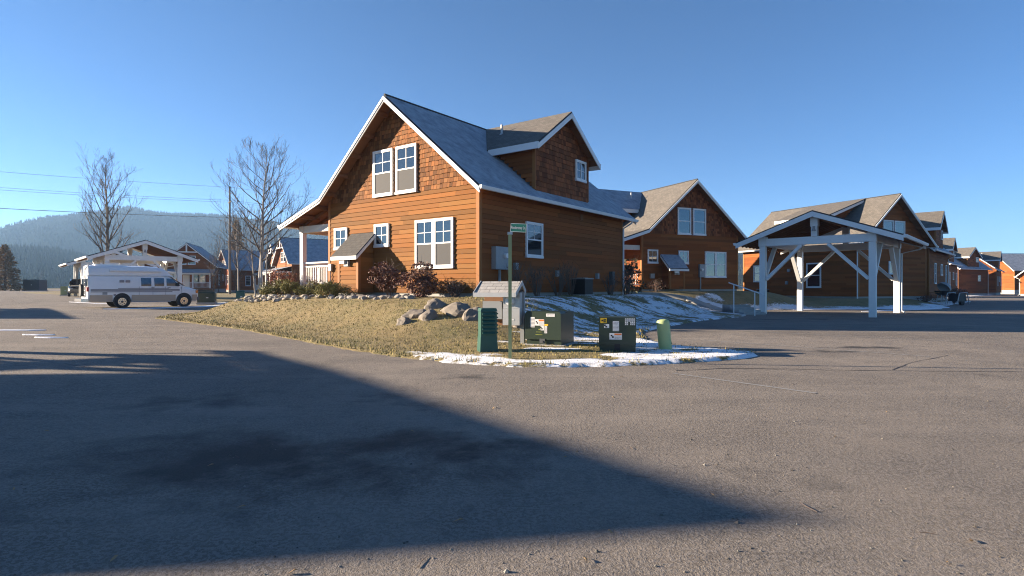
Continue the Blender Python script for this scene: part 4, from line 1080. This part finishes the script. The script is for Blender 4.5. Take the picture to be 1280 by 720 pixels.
# the pale path running from the steps along the second house
pts = [(11.9, 30.2), (11.2, 31.6), (10.0, 32.7), (8.4, 33.2), (6.6, 33.0), (5.0, 32.2)]
ctr = []
for k in range(len(pts)-1):
    for i in range(8): ctr.append(Vector(pts[k]).lerp(Vector(pts[k+1]), i/8))
mb = MB(); rows = []
for i, p in enumerate(ctr):
    d = (ctr[min(i+1, len(ctr)-1)]-ctr[max(i-1, 0)]).normalized(); nr = Vector((-d.y, d.x)); z = max(gz(*(p+nr*w)) for w in (-.6, -.3, 0, .3, .6))+.03
    rows.append([((p+nr*w).x, (p+nr*w).y, z-dz) for w, dz in ((-.55, .35), (-.55, 0), (.55, 0), (.55, .35))])
for a_, b_ in zip(rows, rows[1:]):
    for k in range(3): mb.face([a_[k], b_[k], b_[k+1], a_[k+1]])
tag(mb.build('garden_path', M['concrete']), kind='structure')

# a barbecue and a small cart by the lane
b = thing('barbecue_grill', 'black barbecue with a pale round lid tipped open by the lane corner', 'barbecue', (33.3, 44.6, gz(33.3, 44.6)), R(10))
for x in (-.3, .3):
    for y in (-.2, .2):
        mb = MB(); mb.tube([(x, y, 0), (x*.7, y*.7, .75)], .03, 6); mb.build('leg', M['galv'], b)
mb = MB(); mb.tube([(0, 0, .62), (0, 0, .75), (0, 0, .98)], [.2, .42, .5], 16); mb.build('bowl', M['black'], b)
mb = MB()
V = []; F = []; n = 14
for i in range(5):
    a = i/4*math.pi/2
    for k in range(n): V.append((.5*math.cos(a)*math.cos(2*math.pi*k/n), .5*math.cos(a)*math.sin(2*math.pi*k/n), .42*math.sin(a)))
F = [(i*n+k, i*n+(k+1) % n, (i+1)*n+(k+1) % n, (i+1)*n+k) for i in range(4) for k in range(n)]
mb.mesh(V, F); o = mb.build('lid', M['grey'], b, smooth=True); o.location = (.25, .1, 1.2); o.rotation_euler = (0, R(50), 0)
mb = MB(); mb.box((-.95, -.25, .86), (-.5, .25, .9)); mb.build('side_shelf', M['logwood'], b)
b = thing('garden_cart', 'pale framed garden cart turned over by the lane corner', 'garden cart', (33.4, 43.2, gz(33.4, 43.2)), R(25))
mb = MB(); mb.prism([(-.55, -.35, .3), (.55, -.35, .3), (.4, -.35, .85), (-.4, -.35, .85)], (0, .7, 0)); mb.build('tub', M['black'], b, bevel=.03)
mb = MB()
for y in (-.4, .4): mb.tube([(-.8, y, .1), (-.5, y, .92), (.5, y, .95), (.75, y, .1)], .035, 6)
mb.build('frame', M['galv'], b)
mb = MB(); mb.tube([(.55, -.09, .25), (.55, .09, .25)], .25, 16); mb.build('wheel', M['rubber'], b)

# ------------------------------------------------------------------ rocks
def rock_mesh(seed, sx, sy, sz, sub=2, rough_=.25, cuts=3):
    import bmesh
    r = random.Random(seed); bm = bmesh.new(); bmesh.ops.create_icosphere(bm, subdivisions=sub, radius=1)
    planes = [(Vector((r.uniform(-1, 1), r.uniform(-1, 1), r.uniform(-.3, 1))).normalized(), r.uniform(.55, .85)) for _ in range(cuts)]
    for v in bm.verts:
        p = v.co.copy()
        for n_, d in planes:
            k = p.dot(n_)-d
            if k > 0: p -= n_*k*.9
        p *= 1+rough_*mnoise.noise(p*1.5+Vector((seed, 0, 0)))+.07*mnoise.noise(p*5+Vector((0, seed, 0)))
        v.co = (p.x*sx, p.y*sy, p.z*sz)
    me = bpy.data.meshes.new('boulder'); bm.to_mesh(me); bm.free()
    return me
def boulder(label, x, y, s, seed, group, mat='rock', sink=.3, rz=None, sub=3, name='boulder'):
    me = rock_mesh(seed, *s, sub=sub); me.materials.append(M[mat])
    ca = me.color_attributes.new('tint', 'FLOAT_COLOR', 'CORNER'); t = tint(random.Random(seed), .75, 1.2)
    ca.data.foreach_set('color', [c for _ in range(len(me.loops)) for c in (*t, 1)])
    o = bpy.data.objects.new(name, me); C.objects.link(o); o.location = (x, y, gz(x, y)+s[2]*((1-sink)*.35-(.34 if name == 'boulder' else 0))); o.rotation_euler = (0, 0, rz if rz is not None else seed*1.7)
    tag(o, label, 'boulder' if name == 'boulder' else 'rock', group); return o
G = 'boulders holding up the bank'
for lab, u, Y, s, sd_ in (('small grey boulder at the left end of the boulder row', 506, 15.1, (.26, .22, .20), 1),
                          ('low grey boulder second from the left end of the row', 521, 15.5, (.38, .28, .24), 2),
                          ('rounded grey boulder before the pointed one on the bank', 535, 15.2, (.32, .26, .25), 3),
                          ('dark boulder wedged on top behind the row', 545, 16.1, (.34, .3, .26), 4),
                          ('largest flat-faced boulder in the middle of the row', 568, 15.5, (.66, .38, .32), 5),
                          ('pinkish boulder right of the largest, behind the louvred pedestal', 594, 15.0, (.38, .34, .30), 6),
                          ('pale pointed boulder between the meter stand and the wide transformer', 646, 14.6, (.24, .24, .36), 7)):
    boulder(lab, (u-640)/720*Y, Y, s, sd_, G, sink=.42)
rk = random.Random(3)
for i in range(135):
    lx = rk.uniform(-7.0, 2.9); x, y = h1(lx, -2.0+rk.uniform(-.42, .35)+(.2 if lx > -3 else 0)); q = rk.uniform(.05, .125)
    boulder('fist to head-sized pale river rock in the border row below the house shrubs', x, y, (q*1.3, q, q*.75), 100+i, 'river rocks edging the shrub bed', 'rockpale', .2, sub=1 if q < .07 else 2, name='river_rock')

# ------------------------------------------------------------------ shrubs
def shrub(name, label, x, y, w, h, mat, seed, n=900, leaf=.05, cat='shrub', group=None, flat=False, twigs=14, tall=False, dens=.5, zoff=0.):
    r = random.Random(seed); b = thing(name, label, cat, (x, y, gz(x, y)-.03+zoff), r.uniform(0, 6), group)
    mb = MB(); tips = []
    for i in range(twigs):
        a = r.uniform(0, 6.283); sp = r.uniform(.15, 1)*w*.5; p0 = Vector((math.cos(a)*.06, math.sin(a)*.06, 0)); p1 = Vector((math.cos(a)*sp, math.sin(a)*sp, h*r.uniform(.6, .98)))
        mid = p0.lerp(p1, .5)+Vector((r.uniform(-.06, .06), r.uniform(-.06, .06), h*.06)); mb.tube([p0, mid, p1], [.012, .008, .003], 4, False)
        for j in range(4):
            q = mid.lerp(p1, r.uniform(0, .9)); e = q+Vector((r.uniform(-.2, .2)*w, r.uniform(-.2, .2)*w, r.uniform(.05, .28)*h)); mb.tube([q, e], [.005, .002], 3, False); tips.append(e)
    mb.build('stems', M['twig'], b)
    if n:
        mb = MB(); lobes = [(Vector((r.uniform(-.28, .28)*w, r.uniform(-.28, .28)*w, h*r.uniform(.25, .75))), r.uniform(.25, .42)) for _ in range(9)]
        for i in range(n):
            c, rad = r.choice(lobes); d = Vector((r.gauss(0, 1), r.gauss(0, 1), r.gauss(0, 1))).normalized()*r.uniform(.35, 1)**.5
            p = c+Vector((d.x*rad*w, d.y*rad*w, d.z*rad*h*.8))
            if p.z < .02: p.z = r.uniform(.02, .12)
            p += Vector([mnoise.noise(p*4+Vector((k*9, seed, 0)))*.08 for k in range(3)])
            k = mnoise.noise(p*3.3+Vector((seed, 0, 0)))
            if k < -.18-dens*.1+r.uniform(-.1, .1): continue
            q = Vector((r.gauss(0, 1), r.gauss(0, 1), r.gauss(0, .8))).normalized(); q2 = q.cross(Vector((r.gauss(0, 1), r.gauss(0, 1), r.gauss(0, 1)))).normalized()
            L = leaf*r.uniform(.6, 1.4); t = tint(r, .55, 1.45)
            if flat: mb.face([p-q2*L*.16, p+q*L*1.5, p+q2*L*.16], tint=t)
            else: mb.face([p-q*L*.5, p+q2*L*.33, p+q*L*.6, p-q2*L*.33], tint=t)
        mb.build('foliage', M[mat], b)
    return b
x, y = h1(.96, -1.15); shrub('maroon_shrub', 'round maroon-leaved shrub before the closet side wall', x, y, 1.15, 1.25, 'maroon', 21, 5200, .07, dens=-.8)
x, y = h1(2.62, -1.25); shrub('maroon_shrub', 'round maroon-leaved shrub under the large double window', x, y, 1.25, 1.2, 'maroon', 22, 5600, .07, dens=-.8)
for lab, lx, ly, w, h, sd_ in (('low olive juniper at the left end of the bed, under the russet bush', -5.9, -1.2, 1.35, .48, 1), ('low olive juniper below the porch railing, middle of the bed', -4.65, -1.2, .9, .46, 2),
                               ('dark green juniper at the porch corner of the gable', -3.75, -1.15, .95, .5, 3), ('bright olive juniper at the foot of the closet', -1.7, -1.55, 1.25, .46, 4)):
    x, y = h1(lx, ly); shrub('juniper', lab, x, y, w, h*1.3, 'juniper', 40+sd_, 4200, .08, flat=True, dens=-.8)
x, y = h1(-6.75, -.5); shrub('russet_bush', 'russet leafless-looking bush at the porch end', x, y, 1.3, 1.25, 'russet', 51, 3200, .06, dens=-.5)
for lab, lx, ly, w, h, sd_, n in (('sparse russet twigs along the sunlit foundation below the house corner', 3.35, -.45, 1.0, .62, 61, 240), ('sparse twiggy shrub at the shaded wall under the grey meter box', 4.75, 1.05, 1.1, 1.25, 62, 160),
                               ('dark bare shrub against the shaded wall left of its window', 4.75, 2.3, 1.0, 1.2, 63, 60), ('dark bare shrub against the shaded wall right of its window', 4.8, 3.6, 1.1, 1.3, 64, 60),
                               ('dark bare shrub right beside the air conditioner', 4.7, 4.7, .9, 1.3, 65, 60), ('low dark shrub near the far end of the shaded wall', 4.7, 8.0, 1.0, 1.0, 66, 60),
                               ('scraggly dark shrub at the far shaded wall corner', 4.8, 9.3, 1.0, 1.2, 67, 80)):
    x, y = h1(lx, ly); shrub('bare_shrub', lab, x, y, w, h, 'maroon', sd_, n, .05, twigs=26)
shrub('evergreen_shrub', 'tall dark ragged shrub between the two nearest houses', 6.3, 31.6, 1.7, 2.4, 'needle', 68, 900, .16, twigs=30, dens=-.3)
shrub('bare_shrub', 'low dark shrub at the left foot of the second house', 8.6, 34.6, 1.4, .8, 'maroon', 69, 250, .07, twigs=20)
for i, (x, y) in enumerate(((36.2, 47.2), (38.5, 50.2), (40.6, 52.6), (43.5, 56.0), (31.2, 43.4))):
    shrub('bare_shrub', ['brown shrub right behind the barbecue', 'brown shrub second along the lane wall', 'brown shrub third along the lane wall', 'brown shrub at the end of the lane wall', 'low dark shrub at the lane corner left of the barbecue'][i], x, y, 1.5, 1.3 if i < 4 else .6, 'maroon', 80+i, 320, .1, twigs=22)

# ------------------------------------------------------------------ trees
def bare_tree(name, label, x, y, h, r0, seed, mat='bark', stems=1, spread=.55, lean=(0, 0), levels=4, group=None, start=.22, dense=1.0):
    r = random.Random(seed); b = thing(name, label, 'tree', (x, y, gz(x, y)-.1), 0, group)
    trunk = MB(); br = MB(); cnt = [0]
    def limb(p, d, L, rad, lev):
        n = 4 if lev < 2 else 3; pts = [p]; rs = [rad]; dd = d.copy(); q = p.copy()
        for i in range(n):
            dd = (dd+Vector((r.gauss(0, .10), r.gauss(0, .10), .09+.05*lev))).normalized(); q = q+dd*(L/n); pts.append(q.copy()); rs.append(max(.007, rad*(1-(i+1)/n*.8)))
        br.tube(pts, rs, 5 if lev < 2 else 3, False)
        if lev >= levels: return
        m = int((r.randint(4, 6) if lev < 3 else r.randint(2, 4))*dense)
        for k in range(m):
            f = r.uniform(.25, 1); i = min(n-1, int(f*n)); a = pts[i].lerp(pts[i+1], f*n-i)
            ax = dd.orthogonal().normalized(); ax.rotate(Matrix.Rotation(r.uniform(0, 6.283), 3, dd)); nd = (dd*r.uniform(.6, 1.1)+ax*r.uniform(.45, .85)).normalized()
            limb(a, nd, L*r.uniform(.35, .62)*(1.1-f*.35), rad*(1-f*.7)*.55, lev+1)
    for sidx in range(stems):
        hh = h*(1 if sidx == 0 else r.uniform(.6, .85)); off = Vector((r.uniform(-.3, .3), r.uniform(-.3, .3), 0))*(1 if sidx else 0)
        pts = [off]; rs = [r0*(1 if sidx == 0 else .6)]; q = off.copy(); n = 9
        d = Vector((lean[0]+(r.uniform(-.18, .18) if sidx else 0), lean[1], 1)).normalized()
        for i in range(n):
            d = (d+Vector((r.gauss(0, .035), r.gauss(0, .035), .05))).normalized(); q = q+d*(hh/n); pts.append(q.copy()); rs.append(max(.012, rs[0]*(1-(i+1)/n)**.85))
        trunk.tube(pts, rs, 8, True)
        nb = int(24*dense)
        for k in range(nb):
            f = start+(1-start)*((k+r.random())/nb); i = min(n-1, int(f*n)); a = pts[i].lerp(pts[i+1], f*n-i)
            an = k*2.4+r.uniform(-.5, .5); up = .55+.6*f; nd = Vector((math.cos(an)*spread*1.4, math.sin(an)*spread*1.4, up)).normalized()
            prof = math.sin(min(1, (1-f)*1.25+.12)*math.pi*.62)
            limb(a, nd, hh*.36*prof*r.uniform(.7, 1.15), max(.012, r0*.5*(1-f)**.7), 1)
    trunk.build('trunk', M[mat], b, smooth=True); br.build('crown', M[mat if mat == 'bark' else 'birch'] if mat == 'bark' else M['twigpale'], b)
    return b
M['twigpale'] = plain('pale_twig', (.15, .12, .095), .85, .25)
bare_tree('bare_tree', 'tall bare tree rising behind the left carport', -41.9, 60, 13.4, .22, 5, 'bark', spread=.5, levels=3, start=.2, dense=1.3)
bare_tree('bare_tree', 'largest bare birch with pale trunk left of the nearest house', -20.6, 47, 12.4, .20, 8, 'birch', stems=1, spread=1.15, lean=(-.03, 0), levels=3, start=.26, dense=1.45)
bare_tree('bare_tree', 'thin birch stem leaning at the foot of the largest birch', -20.2, 46.4, 7.2, .09, 9, 'birch', spread=.4, lean=(-.10, 0), levels=2, start=.45, dense=.7)
bare_tree('bare_tree', 'second thin birch stem beside the largest birch', -20.0, 46.9, 6.2, .08, 10, 'birch', spread=.4, lean=(.05, 0), levels=2, start=.5, dense=.6)
bare_tree('bare_tree', 'small bare birch before the brown larch left of the birch clump', -24.4, 51.5, 7.6, .09, 12, 'birch', spread=.6, lean=(-.05, 0), levels=3, start=.3, dense=.8)
bare_tree('bare_tree', 'small bare birch next to the blue roof left of the largest birch', -22.3, 50.2, 5.8, .08, 13, 'birch', spread=.55, lean=(-.08, 0), levels=3, start=.3, dense=.8)
for i, (x, y, h) in enumerate(((-45.6, 88, 8.5), (-48.5, 95, 7.5), (-43.5, 91, 9.0))):
    bare_tree('brush_tree', ['brown brushy tree right of the dark gabled house, left of three', 'brown brushy tree farthest back beside the dark gabled house', 'brown brushy tree just left of the brown larch'][i], x, y, h, .1, 30+i, 'bark', stems=2, spread=.5, levels=3, start=.15, dense=.9)

def conifer(name, label, x, y, h, w, mat, seed, nb=64, group=None, dens=1.0, gap=.0):
    r = random.Random(seed); b = thing(name, label, 'tree', (x, y, gz(x, y)-.1), 0, group)
    mb = MB(); mb.tube([(0, 0, 0), (0, 0, h*.5), (.05, 0, h)], [h*.022, h*.014, .01], 7); mb.build('trunk', M['bark'], b)
    mb = MB()
    for k in range(nb):
        f = .07+.92*(k/nb); z = h*f; L = w*(1-f)**.8*r.uniform(.7, 1.15)+.15; a = k*2.399+r.uniform(-.4, .4)
        d = Vector((math.cos(a), math.sin(a), -.12+.3*f)); side = Vector((-math.sin(a), math.cos(a), 0))
        m = max(5, int(L*13*dens))
        for j in range(m):
            t_ = (j+r.random())/m
            if t_ < .18: continue
            if mnoise.noise(Vector((x+math.cos(a)*L*t_*.9, y+math.sin(a)*L*t_*.9, z*.9))) < -.22+gap: continue
            p = Vector((0, 0, z))+d*L*t_+side*r.uniform(-.26, .26)*L*(1.1-t_)+Vector((0, 0, r.uniform(-.12, .10)-.10*t_*L))
            q = (d*r.uniform(.3, 1)+side*r.uniform(-.8, .8)+Vector((0, 0, r.uniform(-.5, .3)))).normalized(); s2 = q.cross(Vector((r.gauss(0, 1), r.gauss(0, 1), r.gauss(0, 1)))).normalized()
            Ln = r.uniform(.18, .42)*(h/8)**.5; tt = tint(r, .5, 1.4)
            mb.face([p-s2*Ln*.2, p+q*Ln, p+s2*Ln*.2], tint=tt); mb.face([p-q*Ln*.3, p+s2*Ln*.5+q*.3*Ln, p+q*Ln*.7], tint=tt)
    mb.build('crown', M[mat], b)
    return b
conifer('pine_tree', 'lone brownish conifer at the far left edge of the road', -79.2, 90, 7.3, 2.7, 'brownneedle', 3, 130, dens=2.6, gap=-.25)
conifer('larch_tree', 'brown larch rising behind the small birches and the blue roof', -54.5, 114, 14.3, 3.0, 'brownneedle', 4, 130, dens=2.6, gap=-.2)
conifer('pine_tree', 'hazy dark conifer at the wood edge beyond the left road end', -351, 430, 13.5, 3.8, 'hazeneedle', 6, 120, dens=2, gap=-.3)
conifer('pine_tree', 'smaller hazy conifer right of the wood-edge conifer', -339, 430, 9.5, 2.2, 'hazeneedle', 9, 100, dens=2, gap=-.3)
# utility poles and cables
wires = [15.3, 13.55, 13.15, 11.1]
poles = [((-39.2, 80), 'wooden utility pole standing behind the birch clump', 15.6), ((-88, 45), 'wooden utility pole out of frame to the left', 15.6), ((10, 115.3), 'wooden utility pole hidden behind the nearest house', 15.6)]
for (x, y), lab, h in poles:
    b = thing('utility_pole', lab, 'utility pole', (x, y, road_z(x)-.2), math.atan2(35, 49))
    mb = MB(); mb.tube([(0, 0, 0), (0, 0, h-road_z(x))], [.17, .11], 10); mb.build('pole', M['polewood'], b)
    mb = MB(); mb.box((-.06, -.9, 13.35-road_z(x)), (.06, .9, 13.5-road_z(x))); mb.build('crossarm', M['polewood'], b)
    mb = MB(); mb.tube([(.12, 0, 10.2), (.12, 0, 11.0)], .12, 10); mb.build('insulator', M['grey'], b)
cuts = [(-.15, 0), (-.55, .2), (.45, .2), (0, 0)]
for i, z in enumerate(wires):
    mb = MB()
    for (a, b_) in ((1, 0), (0, 2)):
        p0 = Vector((*poles[a][0], z)); p1 = Vector((*poles[b_][0], z))
        if i in (1, 2): off = Vector((-.58, .81, 0))*(.5 if i == 1 else -.5); p0 += off; p1 += off
        pts = [p0.lerp(p1, k/14)-Vector((0, 0, .7*(1-(2*k/14-1)**2))) for k in range(15)]
        mb.tube(pts, .016 if i < 3 else .032, 5)
    tag(mb.build('power_line', M['wire']), ['topmost power line crossing the sky on the left', 'second power line from the top, upper of the close pair', 'third power line from the top, lower of the close pair', 'lowest and thickest power line, crossing the hill'][i], 'power line', 'power lines at the left')

# ------------------------------------------------------------------ hills, woods, haze
def hill(name, prof, d0, d1, d2, seed, ntree, hmin=9, hmax=17):
    """prof: (bearing ratio x/y, height at the ridge)"""
    us = [p[0] for p in prof]; hs = [p[1] for p in prof]
    nb, nd = 90, 26; V = []; F = []
    def surf(u, t):
        hr = float(np.interp(u, us, hs))
        if t < .6: D = d0+(d1-d0)*t/.6; k = sstep(0, 1, t/.6)**.85
        else: D = d1+(d2-d1)*(t-.6)/.4; k = 1-.9*sstep(0, 1, (t-.6)/.4)
        zz = hr*k*(1+.10*mnoise.noise(Vector((u*9+seed, t*5, 0)))*(1 if t < .55 else .3))-.9
        n = math.sqrt(1+u*u)*.8
        return Vector((u*D/n, D/n, zz+1.0))
    for i in range(nb):
        u = us[0]+(us[-1]-us[0])*i/(nb-1)
        for j in range(nd): V.append(surf(u, j/(nd-1)))
    F = [(i*nd+j, (i+1)*nd+j, (i+1)*nd+j+1, i*nd+j+1) for i in range(nb-1) for j in range(nd-1)]
    me = bpy.data.meshes.new(name); me.from_pydata(V, [], F); me.materials.append(M['hill']); me.polygons.foreach_set('use_smooth', [True]*len(F)); me.update()
    o = bpy.data.objects.new(name, me); C.objects.link(o); tag(o, kind='structure')
    r = random.Random(seed); mb = MB()
    for k in range(ntree):
        u = r.uniform(us[0], us[-1]); t = r.uniform(.0, .68) if r.random() < .7 else r.uniform(.56, .66)
        p = surf(u, t)
        if mnoise.noise(Vector((p.x*.012, p.y*.02, seed))) > .36 and t < .5: continue
        h = r.uniform(hmin, hmax); w = h*r.uniform(.15, .22); c = tint(r, .85, 1.12); n = 6; a0 = r.random()*6
        for (z0, z1, ww) in ((.08, .62, 1), (.36, 1, .72)):
            V = [p+Vector((math.cos(a0+6.283*q/n)*w*ww*r.uniform(.7, 1.2), math.sin(a0+6.283*q/n)*w*ww*r.uniform(.7, 1.2), h*z0*r.uniform(.8, 1.2))) for q in range(n)]+[p+Vector((0, 0, h*z1))]
            mb.mesh(V, [(q, (q+1) % n, n) for q in range(n)], c)
    o = mb.build('far_wood', M['forest']); tag(o, kind='stuff')
k9 = 900/720/1.15
def prof(pts, D): return [((u-640)/720, max(.5, (360-v)/720*D)) for u, v in pts]
# the ridge stands at D1 metres measured so that x/y keeps the bearing
hill('mountain', prof([(-380, 318), (-200, 305), (0, 296), (30, 287), (60, 277), (90, 273), (120, 272), (150, 264), (175, 261), (230, 262), (290, 264), (340, 270), (400, 276), (470, 286), (560, 305), (700, 330)], 1700), 700, 1700, 2200, 11, 24000, 5, 10)
hill('low_hill', prof([(-380, 345), (-100, 322), (0, 317), (60, 318), (120, 326), (170, 332), (260, 330), (340, 335), (420, 342), (520, 350)], 900), 450, 900, 1100, 12, 9000, 6, 12)
hill('wooded_ridge', prof([(560, 330), (700, 318), (850, 310), (935, 306), (1000, 315), (1100, 322), (1190, 322), (1215, 323), (1240, 329), (1280, 333), (1400, 331), (1560, 338)], 1100), 450, 1100, 1400, 13, 5000, 6, 12)

HZ = (-2400, -120, -2.2, 2600, 2560, 262)
mb = MB(); mb.box(HZ[:3], HZ[3:])
hm = bpy.data.materials.new('haze_air'); hm.use_nodes = True; ht = hm.node_tree
for nd in list(ht.nodes):
    if nd.type == 'BSDF_PRINCIPLED': ht.nodes.remove(nd)
pv = ht.nodes.new('ShaderNodeVolumePrincipled'); pv.inputs['Color'].default_value = (.36, .61, .96, 1); pv.inputs['Density'].default_value = .00021; pv.inputs['Anisotropy'].default_value = .2
ht.links.new(pv.outputs[0], next(n for n in ht.nodes if n.type == 'OUTPUT_MATERIAL').inputs['Volume'])
hz = mb.build('haze', hm); tag(hz, kind='stuff')

# ------------------------------------------------------------------ markings, cracks, snow patches, leaves
def ribbon(name, pts, w, mat, dz=.005, jag=0, seed=0):
    r = random.Random(seed); mb = MB(); P = []
    for k in range(len(pts)-1):
        m = max(1, int((Vector(pts[k+1])-Vector(pts[k])).length/.25)) if jag else 1
        for i in range(m): P.append(Vector(pts[k]).lerp(Vector(pts[k+1]), i/m)+Vector((r.uniform(-jag, jag), r.uniform(-jag, jag))))
    P.append(Vector(pts[-1])); 
    L = []
    for i, p in enumerate(P):
        d = (P[min(i+1, len(P)-1)]-P[max(0, i-1)]).normalized(); n = Vector((-d.y, d.x))*w/2*(r.uniform(.4, 1.3) if jag else 1)
        L.append((p-n, p+n))
    for a, b in zip(L, L[1:]): mb.face([(q.x, q.y, road_z(q.x)+dz) for q in (a[0], b[0], b[1], a[1])])
    return mb.build(name, mat)
for p in ([(2.45, 8.75), (3.75, 7.1)], [(4.7, 14.4), (7.9, 10.9)], [(6.0, 18.2), (10.8, 14.0)], [(8.9, 22.0), (14.5, 17.6)]):
    tag(ribbon('parking_line', p, .075, M['paint']), kind='structure')
for p in ([(-19.5, 19.9), (-15.6, 20.9)], [(-14.4, 18.9), (-13.2, 18.95)], [(-13.0, 17.9), (-12.0, 17.85)]): pass
for i, (p, w) in enumerate((([(-7.5, 9.6), (-6.2, 8.9), (-4.6, 8.7), (-3.6, 7.9)], .012), ([(2.6, 9.05), (3.6, 9.35), (5.2, 9.1), (8.0, 8.9), (14, 8.6)], .03), 
                            ([(6, 9.1), (6.9, 10.0), (8.4, 11.1)], .018))):
    tag(ribbon('pavement_crack', p, w, M['crack'], .004, .03, i), kind='structure')
def snow_patch(pts, seed, h=.03, z0=None):
    """an irregular low sheet of snow along a line of points (x, y, half width)"""
    r = random.Random(seed); V = []; F = []; P = []
    for k in range(len(pts)-1):
        m = 10
        for i in range(m):
            t = i/m; P.append([pts[k][j]*(1-t)+pts[k+1][j]*t for j in range(3)])
    P.append(pts[-1]); n = 7
    for i, (x, y, w) in enumerate(P):
        a = P[max(0, i-1)]; b = P[min(len(P)-1, i+1)]; d = Vector((b[0]-a[0], b[1]-a[1])).normalized(); nr = Vector((-d.y, d.x))
        e = 1 if 0 < i < len(P)-1 else .05
        for k in range(n):
            s = k/(n-1)*2-1; ww = w*e*(1+.55*mnoise.noise(Vector((x*1.3, y*1.3, seed+(1 if s > 0 else 5)))))
            q = Vector((x, y))+nr*s*ww; V.append((q.x, q.y, gz(q.x, q.y)+.006+h*(1-s*s)-(.03 if abs(s) == 1 else 0)))
    F = [(i*n+k, (i+1)*n+k, (i+1)*n+k+1, i*n+k+1) for i in range(len(P)-1) for k in range(n-1)]
    me = bpy.data.meshes.new('snow_patch'); me.from_pydata(V, [], F); me.materials.append(M['snow']); me.polygons.foreach_set('use_smooth', [True]*len(F)); me.update()
    o = bpy.data.objects.new('snow_patch', me); C.objects.link(o); tag(o, kind='stuff'); return o
snow_patch([(-21.0, 29.6, .25), (-19.7, 31.6, .38), (-18.6, 34.4, .45), (-18.9, 38, .6), (-19.0, 42, .7), (-17.6, 47, .7)], 1)
snow_patch([(-20.4, 39.6, .5), (-19.9, 43.5, .6), (-18.9, 46.5, .4)], 2)
snow_patch([(-16.6, 15.7, .12), (-15.0, 15.9, .2), (-13.1, 16.2, .1)], 3, .02); snow_patch([(-12.5, 14.7, .05), (-12.1, 14.72, .11), (-11.7, 14.75, .05)], 4, .02); snow_patch([(-11.6, 14.0, .05), (-11.2, 14.0, .10), (-10.8, 14.02, .05)], 5, .02)
snow_patch([(16.6, 33.8, .25), (18, 35.0, .5), (22, 35.8, .7), (26, 36.5, .6), (29, 38.3, .3)], 6)
snow_patch([(19.2, 31.6, .2), (22, 33.6, .5), (27, 36.2, .4)], 7, .012)
snow_patch([(-31, 40.3, .2), (-27, 37.8, .3), (-24.5, 36.6, .2)], 8, .012)
lf = random.Random(9); n_l = 0
leafspots = [(1.72, 2.28), (2.05, 2.7), (2.35, 2.95), (2.95, 2.9), (.9, 2.55), (.35, 2.75), (-.5, 2.3), (-1.0, 2.62), (1.25, 3.6), (-.3, 3.2), (.52, 3.05), (-1.6, 3.4), (2.8, 5.0), (3.9, 6.0), (1.2, 6.8), (-2.2, 4.2), (-.9, 5.2), (.4, 4.4), (1.6, 8.4), (-3.2, 3.7), (-1.2, 7.2), (4.8, 4.4), (3.4, 3.4), (-.2, 6.2), (-4.2, 5.2), (.1, 2.15), (-1.9, 2.75), (2.2, 2.2)]
for x, y in leafspots:
    L = lf.uniform(.016, .034); an = lf.uniform(0, 6.28); mb = MB(); pr_ = []
    P = [(-L, 0, .003), (-.3*L, -.36*L, .010), (.5*L, -.26*L, .016), (1.1*L, 0, .008), (.5*L, .26*L, .014), (-.3*L, .36*L, .004)]
    mb.face(P); mb.face([(p[0], p[1], p[2]-.0012) for p in P][::-1])
    o = mb.build('fallen_leaf', M['leaf']); o.location = (x, y, road_z(x)+.004); o.rotation_euler = (lf.uniform(-.15, .15), lf.uniform(-.15, .15), an)
    tag(o, 'dry tan leaf lying loose on the asphalt', 'leaf', 'dry leaves scattered over the asphalt')

gr = random.Random(44); mb = MB()
for i in range(700):
    y = 2.1+gr.random()**2.2*9; x = gr.uniform(-.9, .9)*y
    if inside(x, y, LAWN): continue
    q = gr.uniform(.003, .010)*(1 if gr.random() < .9 else 1.7); a = gr.uniform(0, 6)
    V = [(x+math.cos(a+k*1.257)*q*gr.uniform(.7, 1.2), y+math.sin(a+k*1.257)*q*gr.uniform(.7, 1.2), road_z(x)+.001) for k in range(5)]+[(x+gr.uniform(-.3, .3)*q, y, road_z(x)+q*gr.uniform(.6, 1.1))]
    mb.mesh(V, [(k, (k+1) % 5, 5) for k in range(5)], tint(gr, .15, .75))
tag(mb.build('road_grit', M['rockpale']), kind='stuff')
for i in range(14):
    x, y = gr.uniform(-3, 3.5), gr.uniform(2.5, 6); a = gr.uniform(0, 6.28); L = gr.uniform(.03, .09); mb = MB()
    mb.tube([(-L, 0, .004), (0, L*.12, .006), (L, 0, .004)], [.0022, .002, .001], 5); o = mb.build('twig', M['twig']); o.location = (x, y, road_z(x)); o.rotation_euler = (0, 0, a)
    tag(o, 'thin broken twig lying on the near asphalt', 'twig', 'broken twigs on the asphalt')
